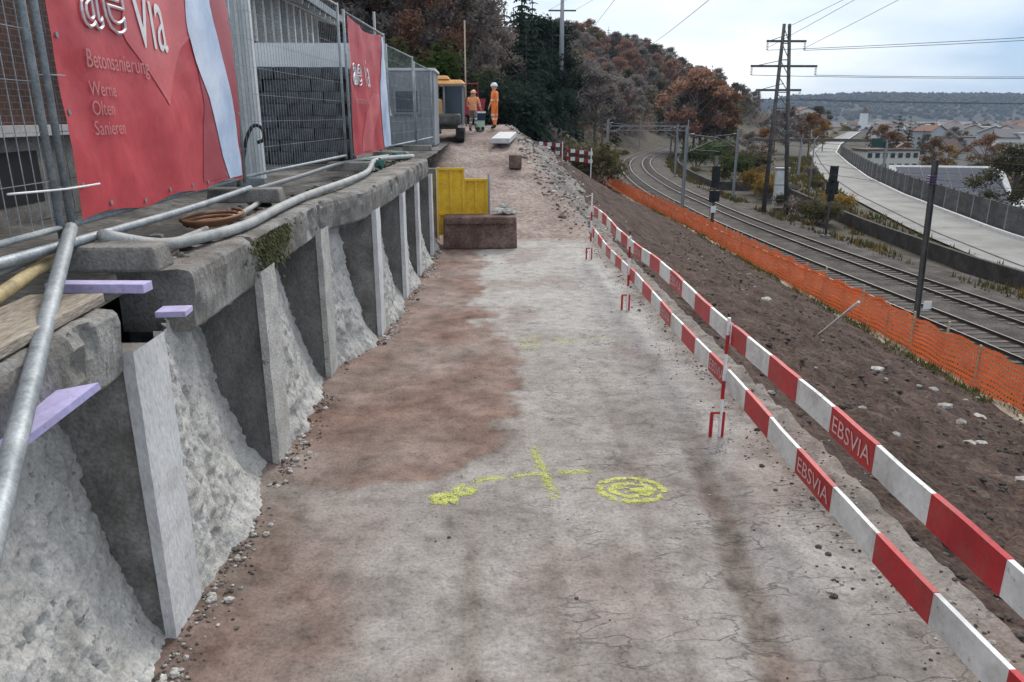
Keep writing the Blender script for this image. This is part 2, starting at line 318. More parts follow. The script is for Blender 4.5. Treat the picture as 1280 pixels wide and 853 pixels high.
def path_mat():
    m = bpy.data.materials.new('haul_road_dirt'); m.use_nodes = True; t = m.node_tree; n = t.nodes; l = t.links; b = n['Principled BSDF']
    b.inputs['Roughness'].default_value = .93; b.inputs['Specular IOR Level'].default_value = .25
    tc = n.new('ShaderNodeTexCoord'); at = n.new('ShaderNodeAttribute'); at.attribute_name = 'soilmask'; sp = n.new('ShaderNodeSeparateColor'); l.new(at.outputs['Color'], sp.inputs[0])
    def noi(s, d=6, r=.6, vec=None):
        q = n.new('ShaderNodeTexNoise'); q.inputs['Scale'].default_value = s; q.inputs['Detail'].default_value = d; q.inputs['Roughness'].default_value = r
        l.new(vec or tc.outputs['Object'], q.inputs['Vector']); return q.outputs['Fac']
    def ramp(f, cs):
        r = n.new('ShaderNodeValToRGB'); l.new(f, r.inputs[0]); el = r.color_ramp.elements
        for i in range(len(cs)-2): el.new(.5)
        for i, (p, c) in enumerate(cs): el[i].position = p; el[i].color = (*c, 1)
        return r.outputs[0]
    def mix(f, a, c, bt='MIX'):
        q = n.new('ShaderNodeMix'); q.data_type = 'RGBA'; q.blend_type = bt
        if isinstance(f, float): q.inputs[0].default_value = f
        else: l.new(f, q.inputs[0])
        for i, z in ((6, a), (7, c)):
            if isinstance(z, tuple): q.inputs[i].default_value = (*z, 1)
            else: l.new(z, q.inputs[i])
        return q.outputs[2]
    def mr(f, a, b_, c, d):
        q = n.new('ShaderNodeMapRange'); l.new(f, q.inputs[0])
        for i, z in enumerate((a, b_, c, d)): q.inputs[i+1].default_value = z
        return q.outputs[0]
    big = noi(1.1, 7); fine = noi(38, 5, .7); mid = noi(6, 6, .65)
    grey = ramp(big, [(.28, (.20, .180, .166)), (.5, (.318, .293, .278)), (.72, (.41, .388, .372))])
    red = ramp(noi(2.2, 7), [(.28, (.11, .068, .054)), (.5, (.205, .130, .106)), (.74, (.32, .225, .19))])
    mud = ramp(mid, [(.3, (.105, .085, .072)), (.7, (.22, .185, .16))])
    pale = ramp(noi(1.6, 6), [(.3, (.36, .35, .335)), (.7, (.5, .49, .475))])
    c = mix(sp.outputs[2], grey, pale); c = mix(sp.outputs[1], c, mud); c = mix(sp.outputs[0], c, red)
    c = mix(.85, c, ramp(fine, [(.28, (.42, .41, .40)), (.46, (.95, .95, .95)), (.58, (1.08, 1.08, 1.07)), (.75, (1.5, 1.48, 1.45))]), 'MULTIPLY')
    c = mix(.8, c, ramp(mid, [(.32, (.62, .60, .58)), (.5, (1.0, 1.0, 1.0)), (.66, (1.16, 1.15, 1.14))]), 'MULTIPLY')
    # drying cracks, mostly across the track
    mp = n.new('ShaderNodeMapping'); mp.inputs['Scale'].default_value = (1.0, 2.6, 1); l.new(tc.outputs['Object'], mp.inputs[0])
    wn = n.new('ShaderNodeTexNoise'); wn.inputs['Scale'].default_value = 3; wn.inputs['Detail'].default_value = 5; l.new(mp.outputs[0], wn.inputs['Vector'])
    wm = n.new('ShaderNodeMix'); wm.data_type = 'RGBA'; wm.inputs[0].default_value = .35; l.new(mp.outputs[0], wm.inputs[6]); l.new(wn.outputs['Color'], wm.inputs[7])
    vo = n.new('ShaderNodeTexVoronoi'); vo.feature = 'DISTANCE_TO_EDGE'; vo.inputs['Scale'].default_value = 3.2; l.new(wm.outputs[2], vo.inputs['Vector'])
    cl = mr(vo.outputs['Distance'], .0, .028, 1., 0.)
    sx = n.new('ShaderNodeSeparateXYZ'); l.new(tc.outputs['Object'], sx.inputs[0])
    ml = n.new('ShaderNodeMath'); ml.operation = 'MULTIPLY'; l.new(mr(noi(1.5, 3), .44, .56, 0., 1.), ml.inputs[0]); l.new(mr(sx.outputs[0], .0, .7, .15, 1.), ml.inputs[1]); cm = ml.outputs[0]
    mu = n.new('ShaderNodeMath'); mu.operation = 'MULTIPLY'; l.new(cl, mu.inputs[0]); l.new(cm, mu.inputs[1])
    cl = mr(mu.outputs[0], .0, 1., 0., .72)
    c = mix(cl, c, (.085, .075, .07))
    l.new(c, b.inputs['Base Color'])
    hs = n.new('ShaderNodeMath'); hs.operation = 'SUBTRACT'; l.new(fine, hs.inputs[0]); l.new(cl, hs.inputs[1])
    bp = n.new('ShaderNodeBump'); bp.inputs['Strength'].default_value = .55; bp.inputs['Distance'].default_value = .018; l.new(hs.outputs[0], bp.inputs['Height']); l.new(bp.outputs[0], b.inputs['Normal'])
    return m
M['path'] = path_mat()

# ------------------------------------------------------------------ terrain functions
TY = [-30, 0, 20, 32, 46, 65, 90, 103, 123, 145, 165, 185, 210, 250, 300, 400, 520]
TX = [26.6, 24.3, 22.9, 22.2, 21.3, 20.8, 21.6, 22.6, 24.8, 28.5, 33.3, 40, 49, 67, 93, 150, 225]
_ys = np.arange(-30, 521, 1.); _xs = np.interp(_ys, TY, TX)
_k = np.ones(15)/15; _xs = np.convolve(np.pad(_xs, 7, mode='edge'), _k, 'valid')
def tcx(y): return float(np.interp(y, _ys, _xs))
RY = [-30, 0, 25, 45, 62, 92, 118, 154, 200, 260, 467, 560]
RX = [35.2, 35.2, 35.4, 36.4, 39.8, 48, 56.6, 70.5, 89, 118, 226, 275]
def rdx(y): return interp(y, RY, RX)
def shift(y): return max(0, tcx(y)-21.6) if y > 70 else 0
def Zg(x, y):
    xp = x-shift(y)
    if xp < 17:
        z = -5.9+.43*(17-max(xp, 13.3))
        if xp < 13.3: z += .40*(13.3-xp)
        cap = interp(y, [32, 40, 60, 120, 300, 480], [-.3, 1.2, 8, 20, 31, 31])
        z = min(z, cap)
        if y > 45: z += fbm(x*.05, y*.05, 3)*min(3, (y-45)*.05)*smooth(17, 8, xp)
        return z
    re = rdx(y)+4.2
    z = -6.4
    if x > re: z = max(-16, -6.6-.42*(x-re))
    elif xp > 29: z = -6.6
    return z
# valley floor to the horizon
mb = MB()
def _val(u, v):
    x = -3000+u*11000; y = -400+v**2*9000
    return (x, y, -16.4)
mb.grid(40, 40, _val); struct('valley_floor', mb, M['valley'], 'flat valley floor under the distant town')
mb = MB()
txs = np.concatenate([np.arange(-140, -20, 6), np.arange(-20, 60, 2), np.arange(60, 330, 4)]); tys = np.concatenate([np.arange(-20, 120, 2.5), np.arange(120, 500, 5)])
mb.grid(len(txs), len(tys), lambda u, v: (lambda x, y: (x, y, Zg(x, y)-.12+.05*fbm(x*.3, y*.3)))(float(txs[round(u*(len(txs)-1))]), float(tys[round(v*(len(tys)-1))])))
# bare litter on the slope, verge beside the tracks
for i, f in enumerate(mb.f):
    x, y, z = mb.v[f[0]]
    mb.mi[i] = 0 if x-shift(y) < 14 and y > 36 else 1
struct('hillside', mb, [M['litter'], M['verge']], 'wooded hillside and rough verge around the railway', smooth=True)

# ------------------------------------------------------------------ haul road
RB = [(5.35, -2.6), (5.5, -1.2), (5.62, -.34), (6.2, .07), (7.4, .25), (9.1, .26), (11.6, -.12), (13.9, -.14), (17, .03), (19, .1)]
def path_masks(x, y):
    nz = fbm(x*1.3, y*1.3, 5)*.28+fbm(x*5, y*5, 9)*.08
    xb = interp(y+nz*.8, [q[0] for q in RB], [q[1] for q in RB])
    red = smooth(.07, -.09, x-xb+nz)*smooth(5.1, 5.8, y+nz)
    red = max(red, .55*smooth(17.3, 18., y+nz), .85*smooth(-.55, -1.3, x+nz)*smooth(6, 4, y))
    red = max(red*(.8+.3*fbm(x*.9, y*.9, 2)), .35*smooth(.1, .5, fbm(x*.6+4, y*.5, 8)))
    tx = interp(y, [2, 3.2, 3.9, 4.6, 5.8, 7.5], [1.3, 1.5, 1.64, 1.74, 1.87, 1.95])
    mud = smooth(.17, .05, abs(x-tx+nz*.25))*smooth(7.6, 5.5, y)*.85
    mud = max(mud, .9*smooth(.55, .1, math.hypot((x+.05)*.9, (y-6.5)*.55)+nz*.8))
    mud = max(mud, .5*smooth(.10, .03, abs(x+.12+nz*.1))*smooth(6, 4, y), .35*smooth(.09, .02, abs(x-.42+nz*.12))*smooth(6.2, 4, y), .3*smooth(.08, .02, abs(x-.9+nz*.2-.05*y))*smooth(9, 6, y), .75*smooth(-1.25, -1.55, x+nz*.4)*smooth(6, 5, y), .5*smooth(2.3, 2.6, x+nz*.6))
    pale = smooth(7.5, 12, y+nz*2)*smooth(2.6, 2.1, x+nz)*.75
    return min(1, max(0, red)), min(1, max(0, mud)), min(1, pale)
mb = MB(); PX = (-2.6, 3.0); PY = (-1.5, 18.6)
def path_z(x, y):
    z = .018*fbm(x*1.2, y*1.2, 1)+.009*fbm(x*6, y*6, 4)
    tx = interp(y, [2, 3.2, 3.9, 4.6, 5.8, 7.5], [1.3, 1.5, 1.64, 1.74, 1.87, 1.95])
    z -= .022*smooth(.2, .05, abs(x-tx))*smooth(8, 5, y)
    if 0: pass
    z += .05*smooth(-1.3, -2., x)+.05*smooth(2.35, 2.9, x)*(1+fbm(x*3, y*3))
    return z
mb.grid(120, 400, lambda u, v: (lambda x, y: (x, y, path_z(x, y)))(lerp(*PX, u), lerp(*PY, v)))
me = mb.mesh('haul_road', M['path'], True)
ca = me.color_attributes.new('soilmask', 'FLOAT_COLOR', 'POINT')
buf = []
for v in mb.v: buf += [*path_masks(v[0], v[1]), 1.]
ca.data.foreach_set('color', buf)
tag(link('haul_road', me), 'trodden grey and reddish dirt haul road down the middle of the site', kind='structure')

# spoil ramp climbing beyond the road
def ramp_z(x, y):
    h = 2.35*smooth(17.2, 35.5, y)
    xe = interp(y, [17, 20, 26, 30, 34, 44], [2.7, 2.6, 1.9, 1.5, 1.2, 1.2])
    h -= .62*max(0, x-xe)
    r = fbm(x*.8, y*.8, 2)*.12+fbm(x*3, y*3, 6)*.05
    return h+r*smooth(17.2, 19, y)+lerp(-.10, .03, smooth(17.4, 18.9, y+.6*fbm(x*1.6, y*.8, 3)))
mb = MB(); mb.grid(70, 110, lambda u, v: (lambda x, y: (x, y, ramp_z(x, y)))(lerp(-2.3, 8.2, u), lerp(17.4, 44, v)))
for i, f in enumerate(mb.f):
    x, y, z = mb.v[f[0]]
    xe = interp(y, [17, 20, 26, 30, 34, 44], [3.0, 2.6, 1.9, 1.5, 1.3, 1.3])
    mb.mi[i] = (2 if x > xe+1.5+fbm(x*.5, y*.3)*.8 else 1) if x+fbm(x, y)*.6 > xe else 0
struct('spoil_ramp', mb, [M['mound'], M['mound_grey'], M['soil']], 'pinkish ramp of spoil climbing to the workers', smooth=True)

# soil embankment down to the orange net
def soil_z(x, y):
    return Zg(x, y)+.05+.10*fbm(x*.7, y*.7, 3)+.11*fbm(x*2.5, y*2.5, 5)*smooth(2.7, 4.2, x)+.05*fbm(x*7, y*7, 8)*smooth(2.5, 3.4, x)
mb = MB()
def _soil(u, v):
    x = lerp(2.55, 13.5, u); y = 1+79*v**1.6
    return (x, y, soil_z(x, y)-.16*smooth(3.15, 2.7, x))
mb.grid(130, 430, _soil)
for i, f in enumerate(mb.f):
    x, y, z = mb.v[f[0]]
    mb.mi[i] = 1 if x > min(13.0, 12.45+.5*smooth(20, 45, y))+.25*fbm(x*.8, y*.6) else 0
struct('soil_slope', mb, [M['soil'], M['sand']], 'rough brown soil embankment between barrier and orange net', smooth=True)
rnd = random.Random(61); mb = MB()
for i in range(1500):
    y = 2.2+15*rnd.random()**1.4; x = rnd.uniform(-1.7, 2.6)
    if fbm(x*1.2, y*.9, 6) < rnd.uniform(-.2, .5): continue
    r = rnd.uniform(.002, .007)*(2 if rnd.random() < .05 else 1); mb.ico((x, y, path_z(x, y)+r*.3), r, m=rnd.choice((0, 1, 1)), sq=(1.2, 1, .7), rnd=rnd)
solo('road_grit', mb, [M['rubble'], M['rubble_brown']], 'fine grit scattered over the haul road', 'grit', kind='stuff')
# loose stones: gravel beside the boards, rubble on the soil, grit along the wall foot
rnd = random.Random(3)
mb = MB()
for i in range(1500):
    y = 1.5+17*rnd.random()**1.4; x = 2.62+rnd.gauss(0, .2)+.15*fbm(0, y*.5); r = rnd.uniform(.004, .013)*(2.2 if rnd.random() < .1 else 1)
    mb.ico((x, y, path_z(x, y)+r*.2 if x < 2.9 else max(path_z(x, y), soil_z(x, y))), r, m=rnd.choice((0, 1, 1)), sq=(1.2, 1, .7), rnd=rnd)
solo('gravel_strip', mb, [M['rubble'], M['rubble_brown']], 'loose gravel along the foot of the red and white boards', 'gravel', kind='stuff')
mb = MB()
for i in range(2600):
    y = 2+36*rnd.random()**1.5; x = rnd.uniform(2.9, 12.6); r = rnd.uniform(.012, .055)
    mb.ico((x, y, soil_z(x, y)+r*.15), r, m=0 if rnd.random() < .05 else 1, sq=(1.3, 1, .7), rnd=rnd)
solo('soil_clods', mb, [M['rubble'], M['rubble_brown']], 'clods and small stones scattered over the brown slope', 'stones', kind='stuff')
for i, (x, y, r) in enumerate([(7.98, 20.4, .12), (7.9, 14.05, .1), (8.5, 12.65, .1), (7.3, 10.12, .09), (7.6, 10.3, .07), (6.7, 8.2, .09), (9.5, 14.6, .1), (9.9, 13.6, .12), (8.0, 11.4, .08), (5.2, 8.6, .06)]):
    b = MB(); b.ico((0, 0, 0), r, sq=(1.4, 1, .6), rnd=rnd)
    o = solo('pale_stone', b, M['rubble'], 'pale stone lying loose on the brown soil slope', 'stone', 'pale stones on the soil slope'); o.location = (x, y, soil_z(x, y)+.02)

# ------------------------------------------------------------------ retaining wall
YB = [1.6, 3.65, 5.88, 8.1, 9.9, 12.05, 13.9, 16.0, 18.1]
def xw(y): return interp(y, [-3, 8.4, 9.6, 12.05, 13.9, 16, 22, 40], [-1.80, -1.80, -1.48, -1.34, -1.27, -1.17, -1.1, -1.1])
def zt(y): return interp(y, [0, 9, 12, 16, 22], [1.98, 2.0, 2.03, 2.04, 2.04])
wall = thing('retaining_wall', 'old concrete retaining wall with buttresses and sprayed concrete bays', 'wall', (-1.8, 6, 0))
for i, y0 in enumerate(YB):
    b = MB(); x0 = xw(y0); w = .35; nzv = 14
    def side(u, v, yy, sgn):                       # slightly rough side faces
        x = lerp(x0-1.1, x0-.012, u); z = lerp(-.15, 1.70, v)
        return (x, yy+sgn*(.012*fbm(x*4, z*4, i*7)+.006*fbm(x*15, z*15, i)), z)
    b.grid(24, 36, lambda u, v: side(u, v, y0, 1)); b.grid(12, 18, lambda u, v: side(u, v, y0+w, 1), flip=True)
    b.grid(3, 18, lambda u, v: (x0-.012+.004*fbm(v*9, u*3, i), lerp(y0, y0+w, u), lerp(-.15, 1.7, v)))
    b.add([(x0-1.1, y0, 1.7), (x0-.012, y0, 1.7), (x0-.012, y0+w, 1.7), (x0-1.1, y0+w, 1.7)], [(0, 1, 2, 3)])
    bt = part('buttress', b, M['concrete'] if i in (1, 4) else M['concrete_dark'], wall, True)
    b = MB(); n_ = 24; tp = 1.72 if i != 1 else 1.76
    def strip(u, v):
        z = lerp(-.12, tp, v); e = .010*fbm(z*3, i*5+u, 20)
        return (x0+.012+.006*fbm(z*3, u, i), lerp(y0-.018, y0+w+.018, u)+e*.4, z)
    b.grid(3, n_, strip)
    b.grid(2, n_, lambda u, v: (lerp(x0-.05, strip(0, v)[0], u), strip(0, v)[1], strip(0, v)[2]))
    b.grid(2, n_, lambda u, v: (lerp(strip(1, v)[0], x0-.05, u), strip(1, v)[1], strip(1, v)[2]))
    part('front_render', b, M['shot'] if i in (0, 2, 3) else M['render'], bt, True)
for i in range(len(YB)):
    ya = YB[i-1]+.35 if i else -2.; yb = YB[i]
    endo = [0, .0, .14, .08, .1, .02, .05, .08, .08][i]
    b = MB()
    def bay(u, v):
        y = lerp(ya-.02, yb+.02, u); zz = lerp(-.1, 1.68, v); z0 = max(0, zz)
        off = .01+.36*(z0/1.7)**.8*(.22+.78*smooth(0, .55, u))+(.10+endo)*smooth(.5, 1, u)*(.4+.6*min(1, z0+.3))-.03*math.sin(math.pi*u)
        a = (.5+.5*min(1, v*6))*(.25+.75*smooth(0, .15, u))
        n1 = .04*fbm(y*1.7, zz*1.7, i*3.1)+(.016+.014*fbm(y*.9, zz*.7, i+70))*fbm(y*5, zz*5, i*2+1)+.018*fbm(y*14, zz*14, i+9)+.012*fbm(y*34, zz*34, i+2, 2)-.03*smooth(.36, .55, fbm(y*8, zz*6, i+50))
        foot = .10*smooth(.22, 0, z0)*(1+fbm(y*4, 0, i))
        return (xw(y)-off+n1*a+foot*.6*smooth(0, .25, u), y, zz+.02*fbm(y*6, zz*6, 44))
    b.grid(100, 100, bay)
    part('sprayed_concrete', b, M['shot'], wall, True, True)
for i in range(len(YB)-1):                                      # capping beam, one length per bay
    ya, yb = (YB[i-1] if i else -2.), YB[i]
    if i == 1: yb -= .02
    if i == 2: ya += .95
    ya += .015; b = MB(); hh = .36 if i != 2 else .40
    sec = [(-.50, -.02), (-.3, -.01), (-.12, .0), (-.06, -.008), (-.04, -.03), (-.03, -.08), (-.03, -.16), (-.032, -.24), (-.045, -hh+.03), (-.075, -hh), (-.2, -hh), (-.5, -hh)]
    def cap(u, v):
        k = u*(len(sec)-1); a = int(k); q = sec[min(a, len(sec)-1)]
        y = lerp(ya, yb, v); x = xw(y)+q[0]; z = zt(y)+q[1]
        r = .010*fbm(y*1.6, q[1]*5, i)+.007*fbm(y*14, q[1]*26, i+5)
        chip = -.04*smooth(.32, .6, fbm(y*2.6, q[1]*7, 13+i)) if 2 < a < 10 else 0
        return (x+r+chip, y, z+.012*fbm(y*7, a, 31))
    b.grid(len(sec), 130, cap, flip=True)
    for v in (0, 1): b.add([cap(k/(len(sec)-1), v) for k in range(len(sec))], [tuple(range(len(sec)))[::(1 if v else -1)]])
    part('capping_beam', b, M['concrete'], wall, True)
b = MB(); rnd = random.Random(5)                                # moss hanging off the beam
for i in range(900):
    y = rnd.gauss(6.35, .26); z = 1.97-abs(rnd.gauss(0, .13)); x = xw(y)-.02+rnd.uniform(0, .03)
    s = rnd.uniform(.012, .03); b.add([(x, y-s, z), (x+.02, y, z-s), (x, y+s, z), (x+.01, y, z+s)], [(0, 1, 2, 3)])
part('moss', b, M['moss'], wall, True, kind='stuff')
mb = MB()                                                        # loose grit at the wall foot
for i in range(2000):
    y = 2.6+14*rnd.random()**1.3; x = xw(y)+.02+abs(rnd.gauss(0, .09))+.06*fbm(y*2, 1)
    if fbm(y*1.3, 4.4) < rnd.uniform(-.5, .1): continue
    r = rnd.uniform(.004, .013)*(2.4 if rnd.random() < .14 else 1)
    mb.ico((x, y, path_z(x, y)+r*.3), r, m=(0 if r > .014 and rnd.random() < .7 else rnd.choice((0, 1, 1, 1))), sq=(1.2, 1, .75), rnd=rnd)
solo('wall_foot_grit', mb, [M['rubble'], M['rubble_brown']], 'pale and brown grit gathered along the foot of the retaining wall', 'gravel', kind='stuff')
mb = MB(); mb.grid(40, 60, lambda u, v: (lambda y: (lerp(-40, xw(y)-.3, u**.3), y, 1.90+(.05*fbm(u*20, y*1.2) if u > .3 else 0)))(lerp(-3, 46, v)))
struct('terrace', mb, M['terrace'], 'dirty ground of the raised terrace behind the wall')

# ------------------------------------------------------------------ construction fence
def fence_panel(a, b, h, label, mesh=True, z0=2.22):
    t = thing('mesh_fence', label, 'fence panel', (a[0], a[1], z0), 0, 'mobile fence panels on the terrace')
    A = Vector((0, 0, 0)); B = Vector((b[0]-a[0], b[1]-a[1], 0)); d = B.normalized(); Z = Vector((0, 0, 1))
    for P in (A+d*.03, B-d*.03):
        m = MB(); m.tube([P, P+Z*h], .022, 8); part('post', m, M['galv'], t, smooth=True)
    for zz in (.06, h-.03):
        m = MB(); m.tube([A+d*.03+Z*zz, B-d*.03+Z*zz], .019, 8); part('rail', m, M['galv'], t, smooth=True)
    m = MB(); L = B.length; n = int(L/.1)
    for k in range(1, n):
        p = A+d*(L*k/n); m.tube([p+Z*.06, p+Z*(h-.03)], .0028, 4, cap=False)
    for k in range(1, int(h/.3)+1):
        zz = .06+k*(h-.1)/(int(h/.3)+1); m.tube([A+Z*zz, B+Z*zz], .0028, 4, cap=False)
    w = part('wire_mesh', m, M['galv'], t); w['kind'] = 'stuff'
    return t
FP = [((-2.43, 1.0), (-2.46, 4.42), 2.5, 'open mesh fence panel at the far left before the large red banner'),
      ((-2.47, 4.50), (-2.56, 8.0), 2.5, 'fence panel carrying the large red banner in the left foreground'),
      ((-2.56, 8.10), (-2.28, 12.62), 2.35, 'wide open mesh panel between the two red banners'),
      ((-2.22, 12.72), (-2.06, 16.35), 2.28, 'fence panel carrying the smaller far red banner'),
      ((-2.04, 16.45), (-1.82, 19.95), 2.1, 'open mesh panel just past the far banner'),
      ((-1.8, 20.05), (-1.62, 23.5), 2.0, 'last open mesh panel before the excavator')]
for q in FP: fence_panel(*q)
feet = [((-2.42, 4.46), 'concrete fence foot under the first pair of posts, nearest the camera'), ((-2.53, 8.05), 'concrete fence foot at the right end of the large banner'),
        ((-2.23, 12.67), 'concrete fence foot at the left edge of the far banner'), ((-2.03, 16.4), 'concrete fence foot at the right edge of the far banner'), ((-1.78, 20.0), 'concrete fence foot farthest along the terrace')]
for (x, y), lb in feet:
    m = MB(); near = y < 5; m.box((0, 0, 0), (.78, .24, .15), taper=.93)
    o = solo('ballast_block', m, M['concrete'], lb, 'fence foot', 'concrete fence feet'); o.location = (x+(.12 if near else 0), y, 2.10 if near else 2.10); bevel(o, .02)

# banners
def ban_fn(X0, slope, amp, y0):
    def fn(y, z, off=0):
        w = amp*(math.sin(y*3.1+z*.9)*.6+.5*math.sin(y*6.3+z*2.2+1)+fbm(y*.9, z*1.1, 5)*.9+.35*math.sin(y*11+z*5)*math.exp(-((y-y0)*1.6)**2)+.3*fbm(y*2.4+z*2, z*1.2-y, 8))
        return (X0+slope*(y-y0)+w+off, y, z)
    return fn
def strip_print(fn, rows, n=10, off=.006):
    m = MB(); zs = [r[0] for r in rows]; lo, hi = min(zs), max(zs); rr = sorted(rows)
    def g(u, v):
        z = lerp(lo, hi, v); a = interp(z, [r[0] for r in rr], [r[1] for r in rr]); b_ = interp(z, [r[0] for r in rr], [r[2] for r in rr])
        return fn(lerp(a, b_, u), z, off)
    m.grid(n, 28, g); return m
def txt_print(fn, s, y, z, size, sx=1., outline=0, off=.012):
    vs, fs = text_geo(s, size, outline); m = MB()
    m.add([fn(y+v[0]*sx, z+v[1], off+(v[2] if outline else 0)) for v in vs], fs); return m
f1 = ban_fn(-2.41, -.024, .019, 4.5)
bn = thing('banner', 'large red banner with white lettering on the near fence panel', 'banner', (-2.44, 4.6, 2.3))
m = MB(); m.grid(90, 50, lambda u, v: f1(lerp(4.58, 7.88, u), lerp(2.3+.02*math.sin(u*17), 4.62, v)))
cl = part('cloth', m, M['banner'], bn, True, True)
part('pink_wedge', strip_print(f1, [(2.98, 6.08, 6.10), (3.42, 5.45, 6.55), (3.58, 5.5, 6.86), (4.2, 5.6, 6.8)], off=.005), M['banner_pink'], cl, True, True)
part('dark_wedge', strip_print(f1, [(2.34, 6.75, 7.6), (3.0, 6.95, 7.2), (3.5, 6.85, 6.9)], off=.004), M['banner_dark'], cl, True, True)
part('dark_corner', strip_print(f1, [(2.6, 7.86, 7.87), (3.5, 7.45, 7.87), (4.2, 7.3, 7.87)], off=.005), M['banner_dark'], cl, True, True)
part('blue_swoosh', strip_print(f1, [(2.32, 7.45, 7.84), (2.55, 7.28, 7.82), (3.05, 7.08, 7.70), (3.33, 6.86, 7.58), (3.6, 6.70, 7.48), (3.85, 6.72, 7.36), (4.3, 6.9, 7.4)], off=.009), M['banner_blue'], cl, True, True)
part('logo_lettering', txt_print(f1, 'ae', 4.90, 3.43, .72, .95, .010), M['print_white'], cl, True)
part('logo_lettering', txt_print(f1, 'via', 5.62, 3.37, .72, .82), M['print_white'], cl, True)
part('small_lettering', txt_print(f1, 'Betonsanierung', 4.88, 3.185, .155, .9), M['print_faint'], cl, True)
for s, z in (('Werne', 3.02), ('Olten', 2.905), ('Sanieren', 2.785)): part('small_lettering', txt_print(f1, s, 4.88, z, .125, .95), M['print_faint'], cl, True)
for k in range(4):
    m = MB(); z = 2.5+.62*k; m.tube([(-2.40, 4.60, z), (-2.44, 4.53, z), (-2.50, 4.50, z)], .004, 5); part('cable_tie', m, M['hose'], bn, True)
tube_thing_q = [(-2.42, 3.9, 2.52), (-2.40, 4.4, 2.5), (-2.38, 4.75, 2.5)]
for y_, z_ in [(4.63, 2.5+.42*k) for k in range(5)]+[(4.95+.48*k, 2.345+.02*math.sin((4.95+.48*k-4.58)/3.3*17)) for k in range(7)]+[(7.84, 2.5+.42*k) for k in range(5)]:
    m = MB(); m.tube([f1(y_, z_, .003), f1(y_, z_, .009)], .016, 10); part('eyelet', m, M['mast_light'], bn, True)
f2 = ban_fn(-2.17, .045, .022, 12.75)
bn = thing('banner', 'smaller red banner farther along the fence with a sagging top edge', 'banner', (-2.2, 12.8, 2.3))
m = MB()
def b2(u, v):
    y = lerp(12.82, 15.75, u); top = 4.42-.10*math.sin(math.pi*u); return f2(y, lerp(2.26, top, v))
m.grid(60, 40, b2); cl = part('cloth', m, M['banner'], bn, True, True)
part('logo_lettering', txt_print(f2, 'ae', 12.95, 3.4, .7, .95, .012), M['print_white'], cl, True)
part('logo_lettering', txt_print(f2, 'via', 13.75, 3.4, .7, .9), M['print_white'], cl, True)
part('small_lettering', txt_print(f2, 'Betonsanierung', 13.0, 3.1, .17, 1.1), M['print_faint'], cl, True)
part('pink_wedge', strip_print(f2, [(2.3, 13.4, 14.2), (3.0, 13.9, 15.1), (3.3, 14.6, 15.3)], off=.005), M['banner_pink'], cl, True, True)
part('blue_swoosh', strip_print(f2, [(2.3, 15.62, 16.25), (2.8, 15.4, 16.25), (3.4, 15.35, 16.1), (4.0, 15.55, 16.0), (4.38, 15.6, 15.95)], off=.009), M['banner_blue'], cl, True, True)

# pipes, hoses and bits lying on the terrace edge
def tube_thing(name, pts, r, m_, label, cat, n=10, sub=4):
    P = [Vector(p) for p in pts]; Q = []
    for i in range(len(P)-1):
        a, b, c, d = P[max(i-1, 0)], P[i], P[i+1], P[min(i+2, len(P)-1)]
        for k in range(sub):
            t = k/sub; Q.append(.5*((2*b)+(c-a)*t+(2*a-5*b+4*c-d)*t*t+(3*b-a-3*c+d)*t**3))
    Q.append(P[-1]); m = MB(); m.tube(Q, r, n); return solo(name, m, m_, label, cat, smooth=True)
tube_thing('loose_string', tube_thing_q, .006, M['white'], 'white string tied across the fence posts at the left edge of the big banner', 'string')
tube_thing('brace_pipe', [(-2.44, 4.46, 2.27), (-1.92, 3.17, 2.02), (-1.22, 1.45, 1.68)], .037, M['galv'], 'galvanised brace pipe leaning down from the first fence post across the wall', 'pipe')
tube_thing('ledge_pipe', [(-2.42, 2.2, 2.22), (-2.38, 4.6, 2.20), (-2.44, 6.5, 2.17), (-2.50, 8.1, 2.17)], .028, M['galv'], 'galvanised pipe lying along the foot of the big banner', 'pipe')
tube_thing('grey_hose', [(-2.32, 4.55, 2.21), (-2.16, 4.95, 2.09), (-2.08, 5.5, 2.05), (-1.98, 6.2, 2.04), (-2.0, 7.3, 2.05), (-2.0, 8.6, 2.05), (-1.85, 10.2, 2.07), (-1.82, 11.8, 2.08), (-1.92, 13.2, 2.16), (-1.8, 14.6, 2.14), (-1.55, 16.3, 2.08)], .042, M['hose'], 'thick grey hose winding along the edge of the terrace', 'hose')
tube_thing('thin_hose', [(-2.2, 5.1, 2.05), (-2.25, 6.0, 2.03), (-2.28, 7.0, 2.03), (-2.45, 8.3, 2.02), (-2.75, 9.4, 2.0), (-2.9, 11, 1.99)], .025, M['hose'], 'thin grey hose behind the thick one, curving under the open mesh panel', 'hose')
tube_thing('white_pipe', [(-2.62, 8.6, 2.10), (-2.5, 10.5, 2.12), (-2.34, 12.6, 2.16), (-1.95, 15.3, 2.14)], .028, M['mast_light'], 'pale straight pipe lying under the open mesh panel', 'pipe')
tube_thing('yellow_hose', [(-2.18, 2.6, 2.05), (-2.3, 3.5, 2.09), (-2.42, 4.1, 2.12), (-2.45, 4.75, 2.14)], .035, M['hose_yellow'], 'dirty yellow hose at the left edge beside the brace pipe', 'hose')
tube_thing('thin_pipe', [(-2.28, 2.6, 2.12), (-2.42, 3.7, 2.15), (-2.47, 4.7, 2.18)], .018, M['mast_light'], 'thin grey pipe just above the yellow hose', 'pipe')
pts = []
for k in range(40):
    a = k*.52; r = .17+.003*k; pts.append((-2.3+r*math.cos(a)*.8, 6.35+r*1.5*math.sin(a), 2.03+.002*k))
tube_thing('cable_coil', pts, .014, flat('rusty_cable', (.22, .1, .045), .7), 'rust coloured coil of cable on the ledge below the big banner', 'cable coil', 6, 2)
